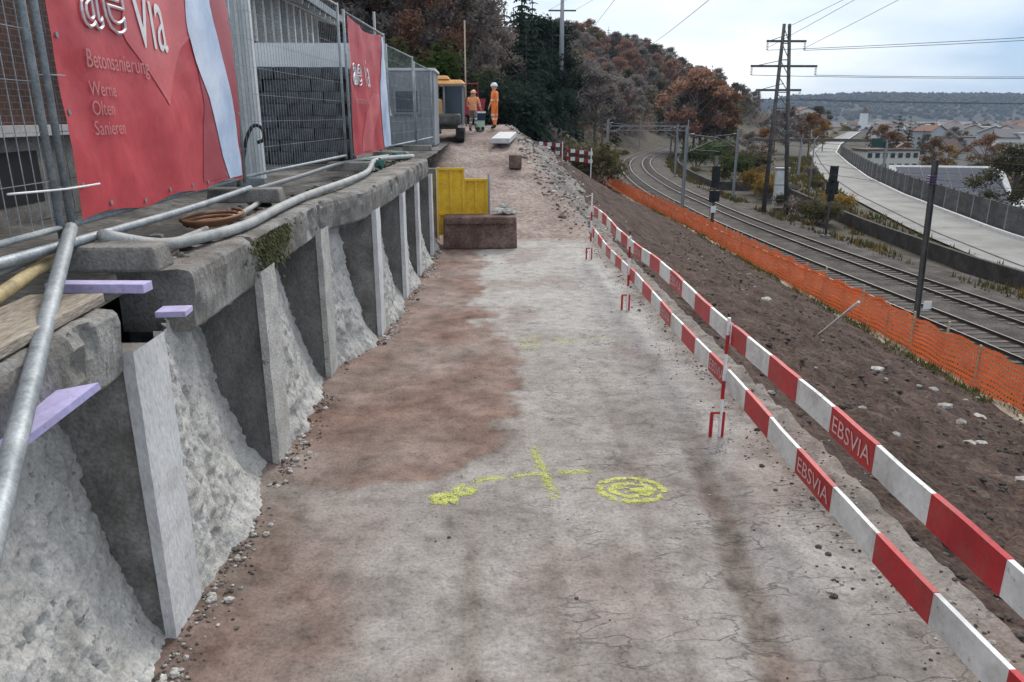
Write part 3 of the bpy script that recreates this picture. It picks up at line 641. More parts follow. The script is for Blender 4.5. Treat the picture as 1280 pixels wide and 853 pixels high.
m = MB(); m.box((-2.06, 2.72, 2.02), (.36, 2.0, .05), rz=R(3)); bevel(solo('plank', m, M['plank'], 'weathered plank lying on the beam at the left edge', 'plank'), .006)
m = MB(); m.box((-2.05, 3.92, 2.035), (.52, .10, .05), rz=R(-3)); bevel(solo('foam_strip', m, M['foam'], 'lavender foam strip on the beam below the concrete fence foot', 'foam board', 'lavender foam offcuts'), .004)
m = MB(); m.box((-1.84, 4.3, 1.80), (.17, .15, .035), rz=R(5)); bevel(solo('foam_strip', m, M['foam'], 'small lavender foam offcut tucked under the beam at the second bay', 'foam board', 'lavender foam offcuts'), .004)
m = MB(); m.add([(-2.1, 2.2, 1.62), (-2.1, 3.05, 1.70), (-1.63, 3.0, 1.80), (-1.80, 2.4, 1.66)], [(0, 1, 2, 3)]); o = solo('foam_sheet', m, M['foam'], 'large lavender foam sheet jutting from under the plank at the left edge', 'foam board', 'lavender foam offcuts')
s_ = o.modifiers.new('thick', 'SOLIDIFY'); s_.thickness = .03
tube_thing('black_hook_hose', [(-3.05, 9.3, 1.95), (-3.0, 9.5, 2.3), (-2.95, 9.6, 2.62), (-2.88, 9.7, 2.78), (-2.79, 9.75, 2.75), (-2.78, 9.75, 2.62), (-2.86, 9.72, 2.58)], .022, M['rubber'], 'black hose end hooked up against the white ribbed panel', 'hose')
rnd = random.Random(11); m = MB()
for i in range(260):
    y = rnd.uniform(4.7, 17); x = xw(y)-rnd.uniform(.25, .9); r = rnd.uniform(.01, .05)
    m.ico((x, y, 1.97+r*.3), r, m=rnd.choice((0, 1, 1, 2)), sq=(1.5, 1, .6), rnd=rnd)
solo('ledge_debris', m, [M['rubble'], M['rubble_brown'], M['moss']], 'dirt crumbs and debris on the terrace edge', 'debris', kind='stuff')
for k, (y, x, s) in enumerate([(13.2, -2.0, .14), (15.9, -1.8, .12)]):
    m = MB(); m.ico((x, y, 2.12), s, sq=(1.5, 1, .8), rnd=rnd); m.ico((x+.15, y+.2, 2.1), s*.7, rnd=rnd)
    solo('green_bag', m, flat('teal_bag%d' % k, (.05, .16, .13), .6), ['crumpled teal bag below the far banner beside the hose', 'crumpled teal bag just past the far banner on the beam'][k], 'bag')

# ------------------------------------------------------------------ buildings on the terrace
b1 = thing('brick_building', 'dark red brown brick building behind the mesh at the far left', 'building', (-4.6, 3, 1.9))
m = MB(); m.box((-4.9, 5.7, 4.6), (.6, 14, 3.6)); part('brick_wall', m, M['brick'], b1, True)
m = MB(); m.box((-4.86, 5.7, 2.3), (.7, 14.1, .82)); part('plinth', m, M['concrete'], b1, True)
m = MB(); m.box((-4.82, 5.7, 2.76), (.82, 14.1, .1)); part('ledge', m, M['render'], b1, True)
for y in (3.6, 5.9, 7.4, 9.2):
    m = MB(); m.box((-4.53, y, 2.32), (.05, .9, .5)); part('cellar_window', m, M['dark'], b1, True)
b2_ = thing('ribbed_hoarding', 'tall white ribbed metal hoarding panel beside the big banner', 'hoarding', (-3.9, 11.5, 1.9))
m = MB(); m.box((-4.05, 11.66, 4.3), (1.4, .1, 4.8)); part('backing', m, M['clad'], b2_, True)
for k in range(12):
    m = MB(); m.box((-4.68+k*.115, 11.59, 4.3), (.06, .05, 4.8), taper=1); part('rib', m, M['clad'], b2_, True)
m = MB(); m.box((-4.05, 11.6, 1.94), (1.45, .2, .12)); part('base_rail', m, M['galv'], b2_, True)
sw = thing('stone_wall', 'dark blue grey stacked stone wall behind the open mesh panel', 'wall', (-4.2, 16.8, 1.9))
rnd = random.Random(2); shared = MB().box((0, 0, 0), (.47, .42, .235)).mesh('stone', M['stone_dark'])
for r_ in range(8):
    for c_ in range(7):
        x = -5.9+c_*.5+(.25 if r_ % 2 else 0)
        if x > -3.0: continue
        o = link('stone', shared, sw, (x+4.2+rnd.uniform(-.01, .01), rnd.uniform(-.03, .03), .14+r_*.245)); o.rotation_euler = (rnd.uniform(-.02, .02), 0, rnd.uniform(-.03, .03))
m = MB(); m.box((-4.5, 17.1, 2.8), (3.2, .3, 1.9)); part('core', m, M['roof_dark'], sw, True)
hb = thing('slatted_building', 'white and dark building with vertical slats under a dark roof', 'building', (-6, 20, 1.9))
m = MB(); m.box((-4.75, 17.55, 4.11), (4.1, 1.2, .52)); part('parapet', m, M['clad'], hb, True)
m = MB(); m.box((-7.2, 23.5, 4.2), (1.8, 11, 4.6)); part('wall', m, M['roof_dark'], hb, True)
for k in range(13):
    m = MB(); m.box((-6.05, 18.4+k*.85, 5.5), (.3, .2, 1.5)); part('slat', m, M['slat'], hb, True)
m = MB(); m.box((-6.2, 23.6, 4.74), (.16, 10.6, .1)); part('sill', m, M['dark'], hb, True)
m = MB(); m.prism([(-10, 7.4), (-5.2, 6.15), (-5.2, 6.3), (-10, 7.6)], 'y', 16.5, 29.5); rf = part('roof', m, M['roof_dark'], hb, True)
m = MB(); m.box((-5.17, 23, 6.24), (.05, 13, .22)); part('gutter', m, M['galv'], rf, True)
for k in range(16):
    m = MB(); m.beam((-6.4, 17.2+k*.8, 6.36), (-5.25, 17.2+k*.8, 6.06), .1, .14); part('rafter', m, M['slat'], rf, True)
m = MB(); m.box((-3.0, 18.1, 4.5), (.35, .4, .2)); part('floodlight', m, M['navy'], hb, True)
gc = thing('site_container', 'grey site container with dark windows behind the last mesh panels', 'container', (-3.4, 26, 1.9))
m = MB(); m.box((-3.35, 27.2, 3.12), (3.3, 2.4, 2.4)); bevel(part('shell', m, M['grey_box'], gc, True), .03)
for k in range(20):
    m = MB(); m.box((-4.9+k*.165, 25.985, 3.1), (.06, .05, 2.2)); part('rib', m, M['grey_box'], gc, True)
for x in (-4.1, -2.6):
    m = MB(); m.box((x, 25.94, 3.35), (.85, .1, .8)); w = part('window', m, M['mast_light'], gc, True)
    m = MB(); m.box((x, 25.885, 3.35), (.72, .03, .66)); part('pane', m, M['glass'], w, True)
m = MB(); m.box((-3.35, 27.2, 4.36), (3.4, 2.5, .08)); part('roof', m, M['clad'], gc, True)
m = MB(); m.beam((-2.6, 19.2, 4.15), (-2.35, 19.3, 2.9), .12, .05); solo('leaning_plank', m, M['white'], 'white board leaning at an angle behind the mesh past the far banner', 'board')
for k, (x, y, h) in enumerate([(-3.0, 22, 5.6), (-4.6, 21.5, 5.0), (-.95, 38, 7.2)]):
    m = MB(); m.tube([(x, y, 1.9), (x, y, h)], .035, 8)
    solo('site_pole', m, M['wood'] if k == 2 else M['mast_light'], ['thin grey pole standing behind the last mesh panels', 'thin grey pole left of its neighbour behind the far banner', 'tall yellowish pole rising behind the workers'][k], 'pole', smooth=True)

# ------------------------------------------------------------------ machines and people at the top of the ramp
gz = lambda x, y: ramp_z(x, y)
ex = thing('excavator', 'compact excavator with dark glazed cab and orange roof at the ramp top', 'excavator', (-1.75, 30, 1.9))
for x in (-.62, .62):
    m = MB(); m.prism([(-1.0, .1), (-.9, 0), (.9, 0), (1.0, .1), (1.0, .38), (.9, .48), (-.9, .48), (-1.0, .38)], 'x', x-.16, x+.16); t_ = part('track', m, M['rubber'], ex)
m = MB(); m.box((0, 0, .55), (1.0, 1.2, .2)); part('undercarriage', m, M['mast'], ex)
m = MB(); m.box((.42, .15, 1.1), (.78, 1.5, .95), taper=.92); bevel(part('body', m, flat('faded_orange_paint', (.5, .3, .14), .65, dirt=.5), ex), .08)
m = MB(); m.box((0, .95, .82), (1.35, .45, .42)); bevel(part('counterweight', m, M['mast'], ex), .1)
cb = MB()
for x in (-.74, .0):
    for y in (-.85, .35): cb.box((x, y, 1.35), (.075, .075, 1.5))
for y in (-.85, .35):
    for z in (.62, 2.08): cb.box((-.37, y, z), (.67, .07, .07))
for x in (-.74, 0):
    for z in (.62, 2.08): cb.box((x, -.25, z), (.07, 1.13, .07))
cf = part('cab', cb, M['mast_light'], ex)
for c, d in [((-.37, -.86, 1.35), (.66, .02, 1.4)), ((-.37, .36, 1.35), (.66, .02, 1.4)), ((-.75, -.25, 1.35), (.02, 1.12, 1.4)), ((.01, -.25, 1.6), (.02, 1.12, .9))]:
    m = MB(); m.box(c, d); part('pane', m, M['glass'], cf)
m = MB(); m.box((.0, -.1, 2.2), (1.75, 1.7, .16), taper=.8); m.box((.28, .2, 2.36), (1.1, .9, .14), taper=.8); bevel(part('roof', m, M['orange_paint'], ex), .04)
m = MB(); m.box((-.3, -.2, 2.1), (1.0, 1.4, .05)); part('roof_edge', m, M['white'], ex)
bm_ = MB(); bm_.beam((.45, -.7, 1.1), (.5, -1.6, 2.1), .2, .26); bm_.beam((.5, -1.6, 2.1), (.5, -2.2, 1.5), .18, .22); part('boom', bm_, M['orange_paint'], ex)
m = MB(); m.beam((.5, -2.2, 1.55), (.5, -1.9, .6), .14, .18); ar = part('arm', m, M['orange_paint'], ex)
m = MB(); m.prism([(-2.1, .65), (-1.7, .65), (-1.55, .3), (-1.75, .05), (-2.1, .12), (-1.95, .3)], 'x', .25, .75); part('bucket', m, M['mast'], ar)
ex.rotation_euler = (0, 0, R(180)); ex.location = (-1.62, 31, 1.95)
rm = thing('dumper', 'dark red compact dumper standing behind the workers', 'dumper', (-.85, 36.5, gz(-.85, 36)))
m = MB(); m.prism([(-.75, .55), (.75, .55), (.85, 1.25), (-.85, 1.25)], 'y', -.7, .5); part('skip', m, M['red_machine'], rm)
m = MB(); m.box((0, .9, .75), (1.1, .9, .6)); part('chassis', m, M['red_machine'], rm)
for x in (-.62, .62):
    for y in (-.3, 1.0):
        m = MB(); m.tube([(x-.13, y, .36), (x+.13, y, .36)], .36, 14); w = part('wheel', m, M['rubber'], rm, smooth=False)
m = MB(); m.tube([(-.5, .6, 1.2), (-.5, .6, 1.95), (.5, .6, 1.95), (.5, .6, 1.2)], .04, 6); part('roll_bar', m, M['red_dark'], rm)
m = MB(); m.box((0, 1.0, 1.12), (.5, .5, .15)); part('seat', m, M['rubber'], rm)
bx = thing('equipment_box', 'pale green and navy box with white lid between the two workers', 'box', (-.22, 33.5, gz(-.2, 33.5)))
m = MB(); m.box((0, 0, .22), (.36, .36, .44)); bevel(part('base', m, M['mint'], bx), .02)
m = MB(); m.box((0, 0, .58), (.42, .4, .3)); bevel(part('body', m, M['navy'], bx), .02)
m = MB(); m.box((0, 0, .76), (.46, .44, .07)); bevel(part('lid', m, M['white'], bx), .02)
for x in (-.1, .1):
    m = MB(); m.tube([(x, -.18, .1), (x, -.24, .1)], .07, 10); part('wheel', m, M['rubber'], bx)

def person(loc, rz, label, jacket, legs, helmet, arms, stride=.06, lean=0., scale=1.):
    J = {'pel': (0, 0, .95), 'bel': (0, .0, 1.08), 'che': (0, lean*.5, 1.28), 'nek': (0, lean, 1.47), 'hd0': (0, lean-.015, 1.55), 'hd1': (0, lean-.025, 1.63), 'hd2': (0, lean-.02, 1.70)}
    rad = {'pel': .15, 'bel': .15, 'che': .185, 'nek': .08, 'hd0': .10, 'hd1': .125, 'hd2': .10}
    E_ = [('pel', 'bel'), ('bel', 'che'), ('che', 'nek'), ('nek', 'hd0'), ('hd0', 'hd1'), ('hd1', 'hd2')]
    for s, a in ((-1, arms[0]), (1, arms[1])):
        k = 'l' if s < 0 else 'r'
        J[k+'hip'] = (s*.10, 0, .88); J[k+'kne'] = (s*.12, -stride*s*.6-.02, .50); J[k+'ank'] = (s*.13, stride*s, .09); J[k+'toe'] = (s*.14, stride*s-.17, .045)
        rad.update({k+'hip': .105, k+'kne': .075, k+'ank': .058, k+'toe': .045})
        E_ += [('pel', k+'hip'), (k+'hip', k+'kne'), (k+'kne', k+'ank'), (k+'ank', k+'toe')]
        sh = Vector((s*.215, lean*.9, 1.40)); el = sh+Vector((s*a[0][0], a[0][1], a[0][2])); wr = el+Vector((s*a[1][0], a[1][1], a[1][2]))
        d = (wr-el).normalized(); hd = wr+d*.07; J[k+'sho'] = tuple(sh); J[k+'elb'] = tuple(el); J[k+'wri'] = tuple(wr); J[k+'pal'] = tuple(hd)
        rad.update({k+'sho': .088, k+'elb': .052, k+'wri': .035, k+'pal': .036})
        E_ += [('che', k+'sho'), (k+'sho', k+'elb'), (k+'elb', k+'wri'), (k+'wri', k+'pal')]
        sd = d.cross(Vector((0, 0, 1))); sd = sd.normalized() if sd.length > .1 else Vector((0, 1, 0)); up = sd.cross(d)
        for q in range(4):
            b0 = hd+d*.03+sd*(.033-.022*q); L_ = (.07, .08, .075, .058)[q]
            J[f'{k}f{q}a'] = tuple(b0); J[f'{k}f{q}b'] = tuple(b0+d*L_*.6); J[f'{k}f{q}c'] = tuple(b0+d*L_+up*-.02)
            rad.update({f'{k}f{q}a': .010, f'{k}f{q}b': .009, f'{k}f{q}c': .008}); E_ += [(k+'pal', f'{k}f{q}a'), (f'{k}f{q}a', f'{k}f{q}b'), (f'{k}f{q}b', f'{k}f{q}c')]
        J[k+'ta'] = tuple(wr+d*.05+sd*.05); J[k+'tb'] = tuple(wr+d*.09+sd*.07); rad[k+'ta'] = .011; rad[k+'tb'] = .009
        E_ += [(k+'pal', k+'ta'), (k+'ta', k+'tb')]
    ks = list(J); me = bpy.data.meshes.new('body'); me.from_pydata([J[q] for q in ks], [(ks.index(a), ks.index(b)) for a, b in E_], [])
    o = bpy.data.objects.new('tmp', me); col.objects.link(o); o.modifiers.new('s', 'SKIN')
    sv = me.skin_vertices[0].data
    for i, q in enumerate(ks): sv[i].radius = (rad[q], rad[q]*(.78 if q in ('pel', 'bel', 'che') else 1)); sv[i].use_root = q == 'pel'
    sb = o.modifiers.new('d', 'SUBSURF'); sb.levels = 2; sb.render_levels = 2
    bpy.context.view_layer.update()
    bmx = bpy.data.meshes.new_from_object(o.evaluated_get(bpy.context.evaluated_depsgraph_get())); bpy.data.objects.remove(o)
    bmx.materials.clear()
    for q in (jacket, legs, M['skin'], M['boot'], M['reflect']): bmx.materials.append(q)
    hands = [Vector(J['lpal']), Vector(J['rpal'])]
    for p in bmx.polygons:
        c = p.center; p.use_smooth = True
        if min((c-h).length for h in hands) < .1 or c.z > 1.49: p.material_index = 2
        elif c.z < .17: p.material_index = 3
        elif c.z < .92 and abs(c.x) < .24: p.material_index = 4 if .36 < c.z < .42 or .54 < c.z < .59 else 1
        else: p.material_index = 4 if 1.08 < c.z < 1.14 else 0
    t = thing('person', label, 'person', loc, rz); t.scale = (scale,)*3
    b = link('body', bmx, t); b['label'] = 'standing worker in high visibility clothing'
    m = MB(); hx, hy, hz = J['hd1']
    m.grid(17, 7, lambda u, v: (hx+math.cos(u*2*math.pi)*math.cos(v*1.5)*.13, hy+math.sin(u*2*math.pi)*math.cos(v*1.5)*.15, hz+.02+math.sin(v*1.5)*.14))
    m.grid(17, 2, lambda u, v: (hx+math.cos(u*2*math.pi)*(.13+.02*v), hy+math.sin(u*2*math.pi)*(.15+.03*v), hz+.02-.004*v)); part('helmet', m, helmet, t, smooth=True)
    for s in (-1, 1):
        m = MB(); m.ico((hx+s*.035, hy-.088, hz+.005), .011, rnd=rnd); part('eye', m, M['boot'], t)
    m = MB(); m.ico((hx, hy-.105, hz-.025), .022, sq=(.8, 1, 1.3), rnd=rnd); part('nose', m, M['skin'], t)
    m = MB(); m.box((hx, hy-.092, hz-.06), (.05, .012, .012)); part('mouth', m, M['red_dark'], t)
    return t
px_, py_ = -.52, 32.4
person((px_, py_, gz(px_, py_)), R(160), 'worker in pale orange jacket and grey trousers seen from behind', M['hivis_pale'], M['trouser'], M['helmet_o'], (((.08, -.04, -.27), (-.02, -.18, -.16)), ((.08, -.05, -.26), (-.05, -.2, -.12))), lean=-.05, scale=.93)
px_, py_ = .40, 33.6
person((px_, py_, gz(px_, py_)), R(250), 'worker in full orange suit and white helmet at the ramp edge', M['hivis'], M['hivis'], M['helmet'], (((.05, .02, -.29), (.02, -.06, -.24)), ((.06, -.02, -.28), (.0, -.1, -.22))), scale=1.07)

# ------------------------------------------------------------------ yellow formwork, block and slabs
bk = thing('concrete_block', 'long dark reddish block on the road in front of the yellow panels', 'block', (-.15, 17.1, 0))
m = MB(); m.box((0, 0, .36), (1.68, .6, .74), taper=.98); bevel(part('body', m, M['rust_block'], bk), .05)
m = MB(); m.box((0, -.32, .62), (1.5, .05, .08)); part('lip', m, M['rust_block'], bk)
for i, (x, w, z, lb) in enumerate([(-.82, .64, 1.75, 'taller yellow formwork panel, left one of the two behind the block'), (-.24, .56, 1.5, 'shorter yellow formwork panel, right one of the two behind the block')]):
    t = thing('yellow_formwork', lb, 'formwork panel', (x, 17.62+.05*i, 0), 0, 'yellow formwork panels')
    m = MB(); m.box((0, 0, z/2+.1), (w-.02, .035, z-.2)); part('sheet', m, M['yellow'], t)
    for xx in (-w/2+.03, 0, w/2-.03):
        m = MB(); m.box((xx, -.035, z/2+.1), (.05, .04, z-.2)); part('rib', m, M['yellow'], t)
    for zz in (.7, z-.02):
        m = MB(); m.box((0, -.04, zz), (w, .055, .05)); part('rail', m, M['yellow'], t)
t = tube_thing('grey_stake', [(.06, 17.5, .4), (.06, 17.5, 1.62)], .025, M['mast_light'], 'thin grey stake beside the shorter yellow panel', 'stake')
rnd = random.Random(21)
for k, (x, y, z, s) in enumerate([(.28, 17.2, .80, .14), (.48, 17.15, .79, .12), (.38, 17.3, .92, .10), (.6, 17.2, .78, .08)]):
    m = MB(); m.ico((0, 0, 0), s, sq=(1.3, 1, .7), rnd=rnd); o = solo('rubble_lump', m, M['rubble'], 'pale broken concrete lump lying on the end of the dark block', 'rubble', 'pale lumps on the dark block'); o.location = (x, y, z)
m = MB(); m.box((0, 0, 0), (.72, 2.6, .2)); o = solo('concrete_slab', m, M['render'], 'pale concrete slab lying on the right side of the ramp', 'slab'); o.location = (.72, 30.2, ramp_z(.72, 30.2)+.12); o.rotation_euler = (R(4), 0, R(-8)); bevel(o, .03)
m = MB(); m.box((0, 0, 0), (.42, .5, .45)); o = solo('square_block', m, M['rust_block'], 'small square brown block below the pale slab on the ramp', 'block'); o.location = (1.0, 26.2, ramp_z(1, 26.2)+.2); bevel(o, .03)
rnd = random.Random(31); m = MB()
for i in range(900):
    y = rnd.uniform(18.6, 38); x = interp(y, [17, 26, 34], [2.2, 1.5, 1.0])+abs(rnd.gauss(0, 1.3)); r = rnd.uniform(.015, .05)*(.6+y/60)*(2 if rnd.random() < .06 else 1)
    m.ico((x, y, ramp_z(x, y)+r*.2), r, m=rnd.choice((0, 1, 1, 1)), sq=(1.3, 1, .7), rnd=rnd)
solo('ramp_rubble', m, [M['rubble'], M['rubble_brown']], 'grey rubble strewn over the right flank of the ramp', 'rubble', kind='stuff')

# yellow spray marks: speckled paint lying on the dirt
def spray(strokes, label, cat='ground marking', dens=1., seed=1, thick=.028):
    rr = random.Random(seed); m = MB()
    for pts in strokes:
        for (a, b) in zip(pts[:-1], pts[1:]):
            L = math.hypot(b[0]-a[0], b[1]-a[1])
            for i in range(int(L*900*dens)):
                t = rr.random(); x = lerp(a[0], b[0], t)+rr.gauss(0, thick); y = lerp(a[1], b[1], t)+rr.gauss(0, thick)
                if fbm(x*9, y*9, seed) < -.3: continue
                s = rr.uniform(.0015, .006); z = path_z(x, y)+.004+rr.uniform(0, .002); k = rr.uniform(0, 3)
                m.add([(x+s*math.cos(k+q*1.257)*rr.uniform(.7, 1.3), y+s*math.sin(k+q*1.257), z) for q in range(5)], [(0, 1, 2, 3, 4)])
    t = thing('spray_mark', label, cat, (*strokes[0][0], 0), 0, 'yellow spray marks on the road'); part('paint_flecks', m, M['spray'], t, True, kind='stuff'); return t
def arc(cx, cy, rx, ry, a0=0, a1=360, n=24): return [(cx+rx*math.cos(R(lerp(a0, a1, k/n))), cy+ry*math.sin(R(lerp(a0, a1, k/n)))) for k in range(n+1)]
spray([arc(1.15, 5.38, .26, .2), arc(1.15, 5.38, .17, .11), [(1.0, 5.36), (1.3, 5.38)], [(1.05, 5.42), (1.25, 5.34)]], 'yellow sprayed oval ring with scribble inside, right of the cross', dens=2.2, seed=2, thick=.016)
spray([[(-.12, 5.57), (.43, 5.67)], [(.39, 6.22), (.46, 5.75), (.52, 5.26)], [(.6, 5.68), (.85, 5.72)]], 'faint yellow sprayed cross in the middle of the road', dens=1.5, seed=3, thick=.024)
spray([arc(-.36, 5.27, .085, .07), arc(-.2, 5.40, .07, .06), [(-.42, 5.32), (-.3, 5.22)]], 'small yellow sprayed figures at the left end of the cross', dens=2.2, seed=4, thick=.02)
spray([[(.95, 9.5), (1.65, 9.6)], [(.95, 9.7), (1.0, 9.35)]], 'faded yellow sprayed dash across the road beyond the cross', dens=.6, seed=5, thick=.05)
spray([arc(.55, 9.55, .1, .3)], 'faded yellow sprayed loop left of the far dash', dens=.6, seed=6, thick=.05)

# ------------------------------------------------------------------ red and white barrier
XBAR = 2.21
bar = thing('safety_barrier', 'two rail red and white board barrier along the right edge of the haul road', 'barrier', (XBAR, 6.4, 0))
bays = [(1.2, 6.38), (6.42, 11.16), (11.2, 15.45)]
def sag(y, hi): return .022*math.sin(y*1.3+hi*2)+.014*fbm(y*.9, hi*9)
for hi, (ztop, ph, tx) in enumerate([(.65, 3.1, 1), (1.11, 2.68, 1)]):
    for (ya, yb) in bays:
        m = MB(); n = 24
        P = [(-.014, -.18), (.014, -.18), (.014, 0), (-.014, 0)]
        pos = lambda y, q: (XBAR+q[0]+.012*math.sin(y*.9+hi), y, ztop+q[1]+sag(y, hi))
        def tubebox(y0, y1, gx, gz_, n):
            mm = MB(); Q = [(-.014-gx, -.18-gz_), (.014+gx, -.18-gz_), (.014+gx, gz_), (-.014-gx, gz_)]; o = 0
            for k in range(n+1):
                y = lerp(y0, y1, k/n); mm.v += [pos(y, q) for q in Q]
            for k in range(n):
                for j in range(4): mm.f.append((k*4+j, k*4+(j+1) % 4, k*4+4+(j+1) % 4, k*4+4+j)); mm.mi.append(0)
            mm.f += [(3, 2, 1, 0), (n*4, n*4+1, n*4+2, n*4+3)]; mm.mi += [0, 0]; return mm
        bd = part('board', tubebox(ya, yb, 0, 0, 20), M['board_white'], bar, True)
        k0 = int((ya-ph)/1.1)-1
        for k in range(k0, k0+9):
            y0 = ph+1.1*k; y1 = y0+.55; y0 = max(y0, ya+.003); y1 = min(y1, yb-.003)
            if y1-y0 < .08: continue
            part('red_band', tubebox(y0, y1, .003, .003, 4), M['board_red'], bd, True)
            if (k % 2) == 1 and y1-y0 > .5:
                vs, fs = text_geo('EBSVIA', .155, 0)
                wmax = max(v[0] for v in vs)
                mm = MB(); mm.add([(pos(y1-.03-(v[0]/wmax)*(y1-y0-.06), (-.0205, 0))[0], y1-.03-(v[0]/wmax)*(y1-y0-.06), ztop-.145+sag(y1-.03-(v[0]/wmax)*(y1-y0-.06), hi)+v[1]) for v in vs], fs)
                part('lettering', mm, M['print_pale'], bd, True)
for i, y in enumerate((6.40, 11.18, 15.45, 1.9)):
    h = 1.38 if i == 2 else 1.16; m = MB(); m.tube([(XBAR-.035, y, 0), (XBAR-.035, y, h)], .016, 8); ps = part('post', m, M['white'], bar, True)
    for z0 in (.28, .72):
        m = MB(); m.tube([(XBAR-.035, y, z0+.1), (XBAR-.035, y, z0+.28)], .0175, 8); part('red_ring', m, M['board_red'], ps, True)
    m = MB()
    for dx in (-.09, .02): m.tube([(XBAR-.03+dx, y, .0), (XBAR-.03+dx, y,   .24)], .017, 6)
    m.tube([(XBAR-.13, y, .24), (XBAR, y, .24)], .013, 6); part('base', m, M['board_red'], bar, True)
for i, (ya, yb, lb) in enumerate([(39.5, 42, 'left one of the two short red and white barriers at the ramp edge'), (42.3, 44.6, 'right one of the two short red and white barriers at the ramp edge')]):
    x0, x1 = (2.9, 4.3) if i == 0 else (4.4, 5.9); z0 = (1.55, 1.2)[i]; t = thing('small_barrier', lb, 'barrier', (x0, 42, 0), 0, 'short barriers at the ramp edge')
    for zz in (0, -.42):
        for k in range(6):
            a, b = lerp(x0, x1, k/6), lerp(x0, x1, (k+1)/6); m = MB(); m.box(((a+b)/2, 42+.2*k/6, z0-.12*(k+.5)/6-.1*i*k/6+zz-.1), (b-a-.004, .03, .2)); part('board_section', m, M['board_white'] if k % 2 == i % 2 else M['red_dark'], t, True)
    for x in (x0+.1, x1-.1):
        m = MB(); m.tube([(x, 42.05, -1), (x, 42.05, z0)], .03, 6); part('post', m, M['white'], t, True)

# ------------------------------------------------------------------ orange net fence and what lies beside it
def nx_(y): return 13.45+.5*smooth(20, 45, y)+.15*math.sin(y*.3)-1.3*smooth(60, 90, y)
nf = thing('orange_net_fence', 'sagging orange plastic safety net on wooden stakes along the railway', 'fence', (13.5, 25, -4.35))
def nz0(y): return Zg(nx_(y), y)+.02
m = MB(); ys_ = [8+k*.12 for k in range(int(82/.12))]
def netp(y, h): return (nx_(y)+.10*math.sin(h*3)*fbm(y*.6, h)+.02, y, nz0(y)+h*(1+.12*fbm(y*.5, 3)+.05*math.sin(y*3.9)))
for a, b in zip(ys_[:-1], ys_[1:]):
    for k in range(9):
        h = .04+k*.135; m.add([netp(a, h), netp(b, h), netp(b, h+.092), netp(a, h+.092)], [(0, 1, 2, 3)])
    m.add([netp(a, .02), netp(a+.05, .02), netp(a+.05, 1.25), netp(a, 1.2)], [(0, 1, 2, 3)])
part('net', m, M['net'], nf, True, kind='stuff')
st = MB().box((0, 0, .68), (.055, .055, 1.4)).mesh('stake', M['wood']); rnd = random.Random(4)
for k in range(46):
    y = 8.4+k*1.75; o = link('stake', st, nf, (nx_(y)+.07-13.5, y-25, nz0(y)-.02+4.35)); o.rotation_euler = (rnd.uniform(-.08, .08), rnd.uniform(-.08, .08), 0); o.scale = (1, 1, rnd.uniform(.85, 1.12))
m = MB(); rnd = random.Random(8)
for i in range(9000):
    y = 8+50*rnd.random()**1.3; x = nx_(y)-.75-abs(rnd.gauss(0, .45)) if rnd.random() < .9 else nx_(y)-rnd.uniform(.1, .7)
    if fbm(x*.8, y*.35, 2) < -.12: continue
    z = max(soil_z(x, y), Zg(x, y)); h = rnd.uniform(.05, .2); a = rnd.uniform(0, 3.14); w = rnd.uniform(.012, .03); dx, dy = math.cos(a)*w, math.sin(a)*w
    m.add([(x-dx, y-dy, z), (x+dx, y+dy, z), (x+rnd.gauss(0, .05), y+rnd.gauss(0, .05), z+h)], [(0, 1, 2)], m=0 if rnd.random() < .75 else 1)
solo('grass_strip', m, [M['grass'], F['gold']], 'strip of grass along the foot of the orange net', 'grass', kind='stuff')
tube_thing('white_stick', [(7.95, 16.9, soil_z(7.95, 16.9)), (7.62, 14.6, -.76)], .03, M['white'], 'white stick poking out of the soil slope toward the net', 'stick')
m = MB(); m.ico((7.2, 42.5, soil_z(7.2, 42.5)+.12), .4, sq=(1.4, 1, .55), rnd=rnd); solo('blue_tarp', m, M['tarp'], 'small crumpled blue tarp on the far soil slope', 'tarp')

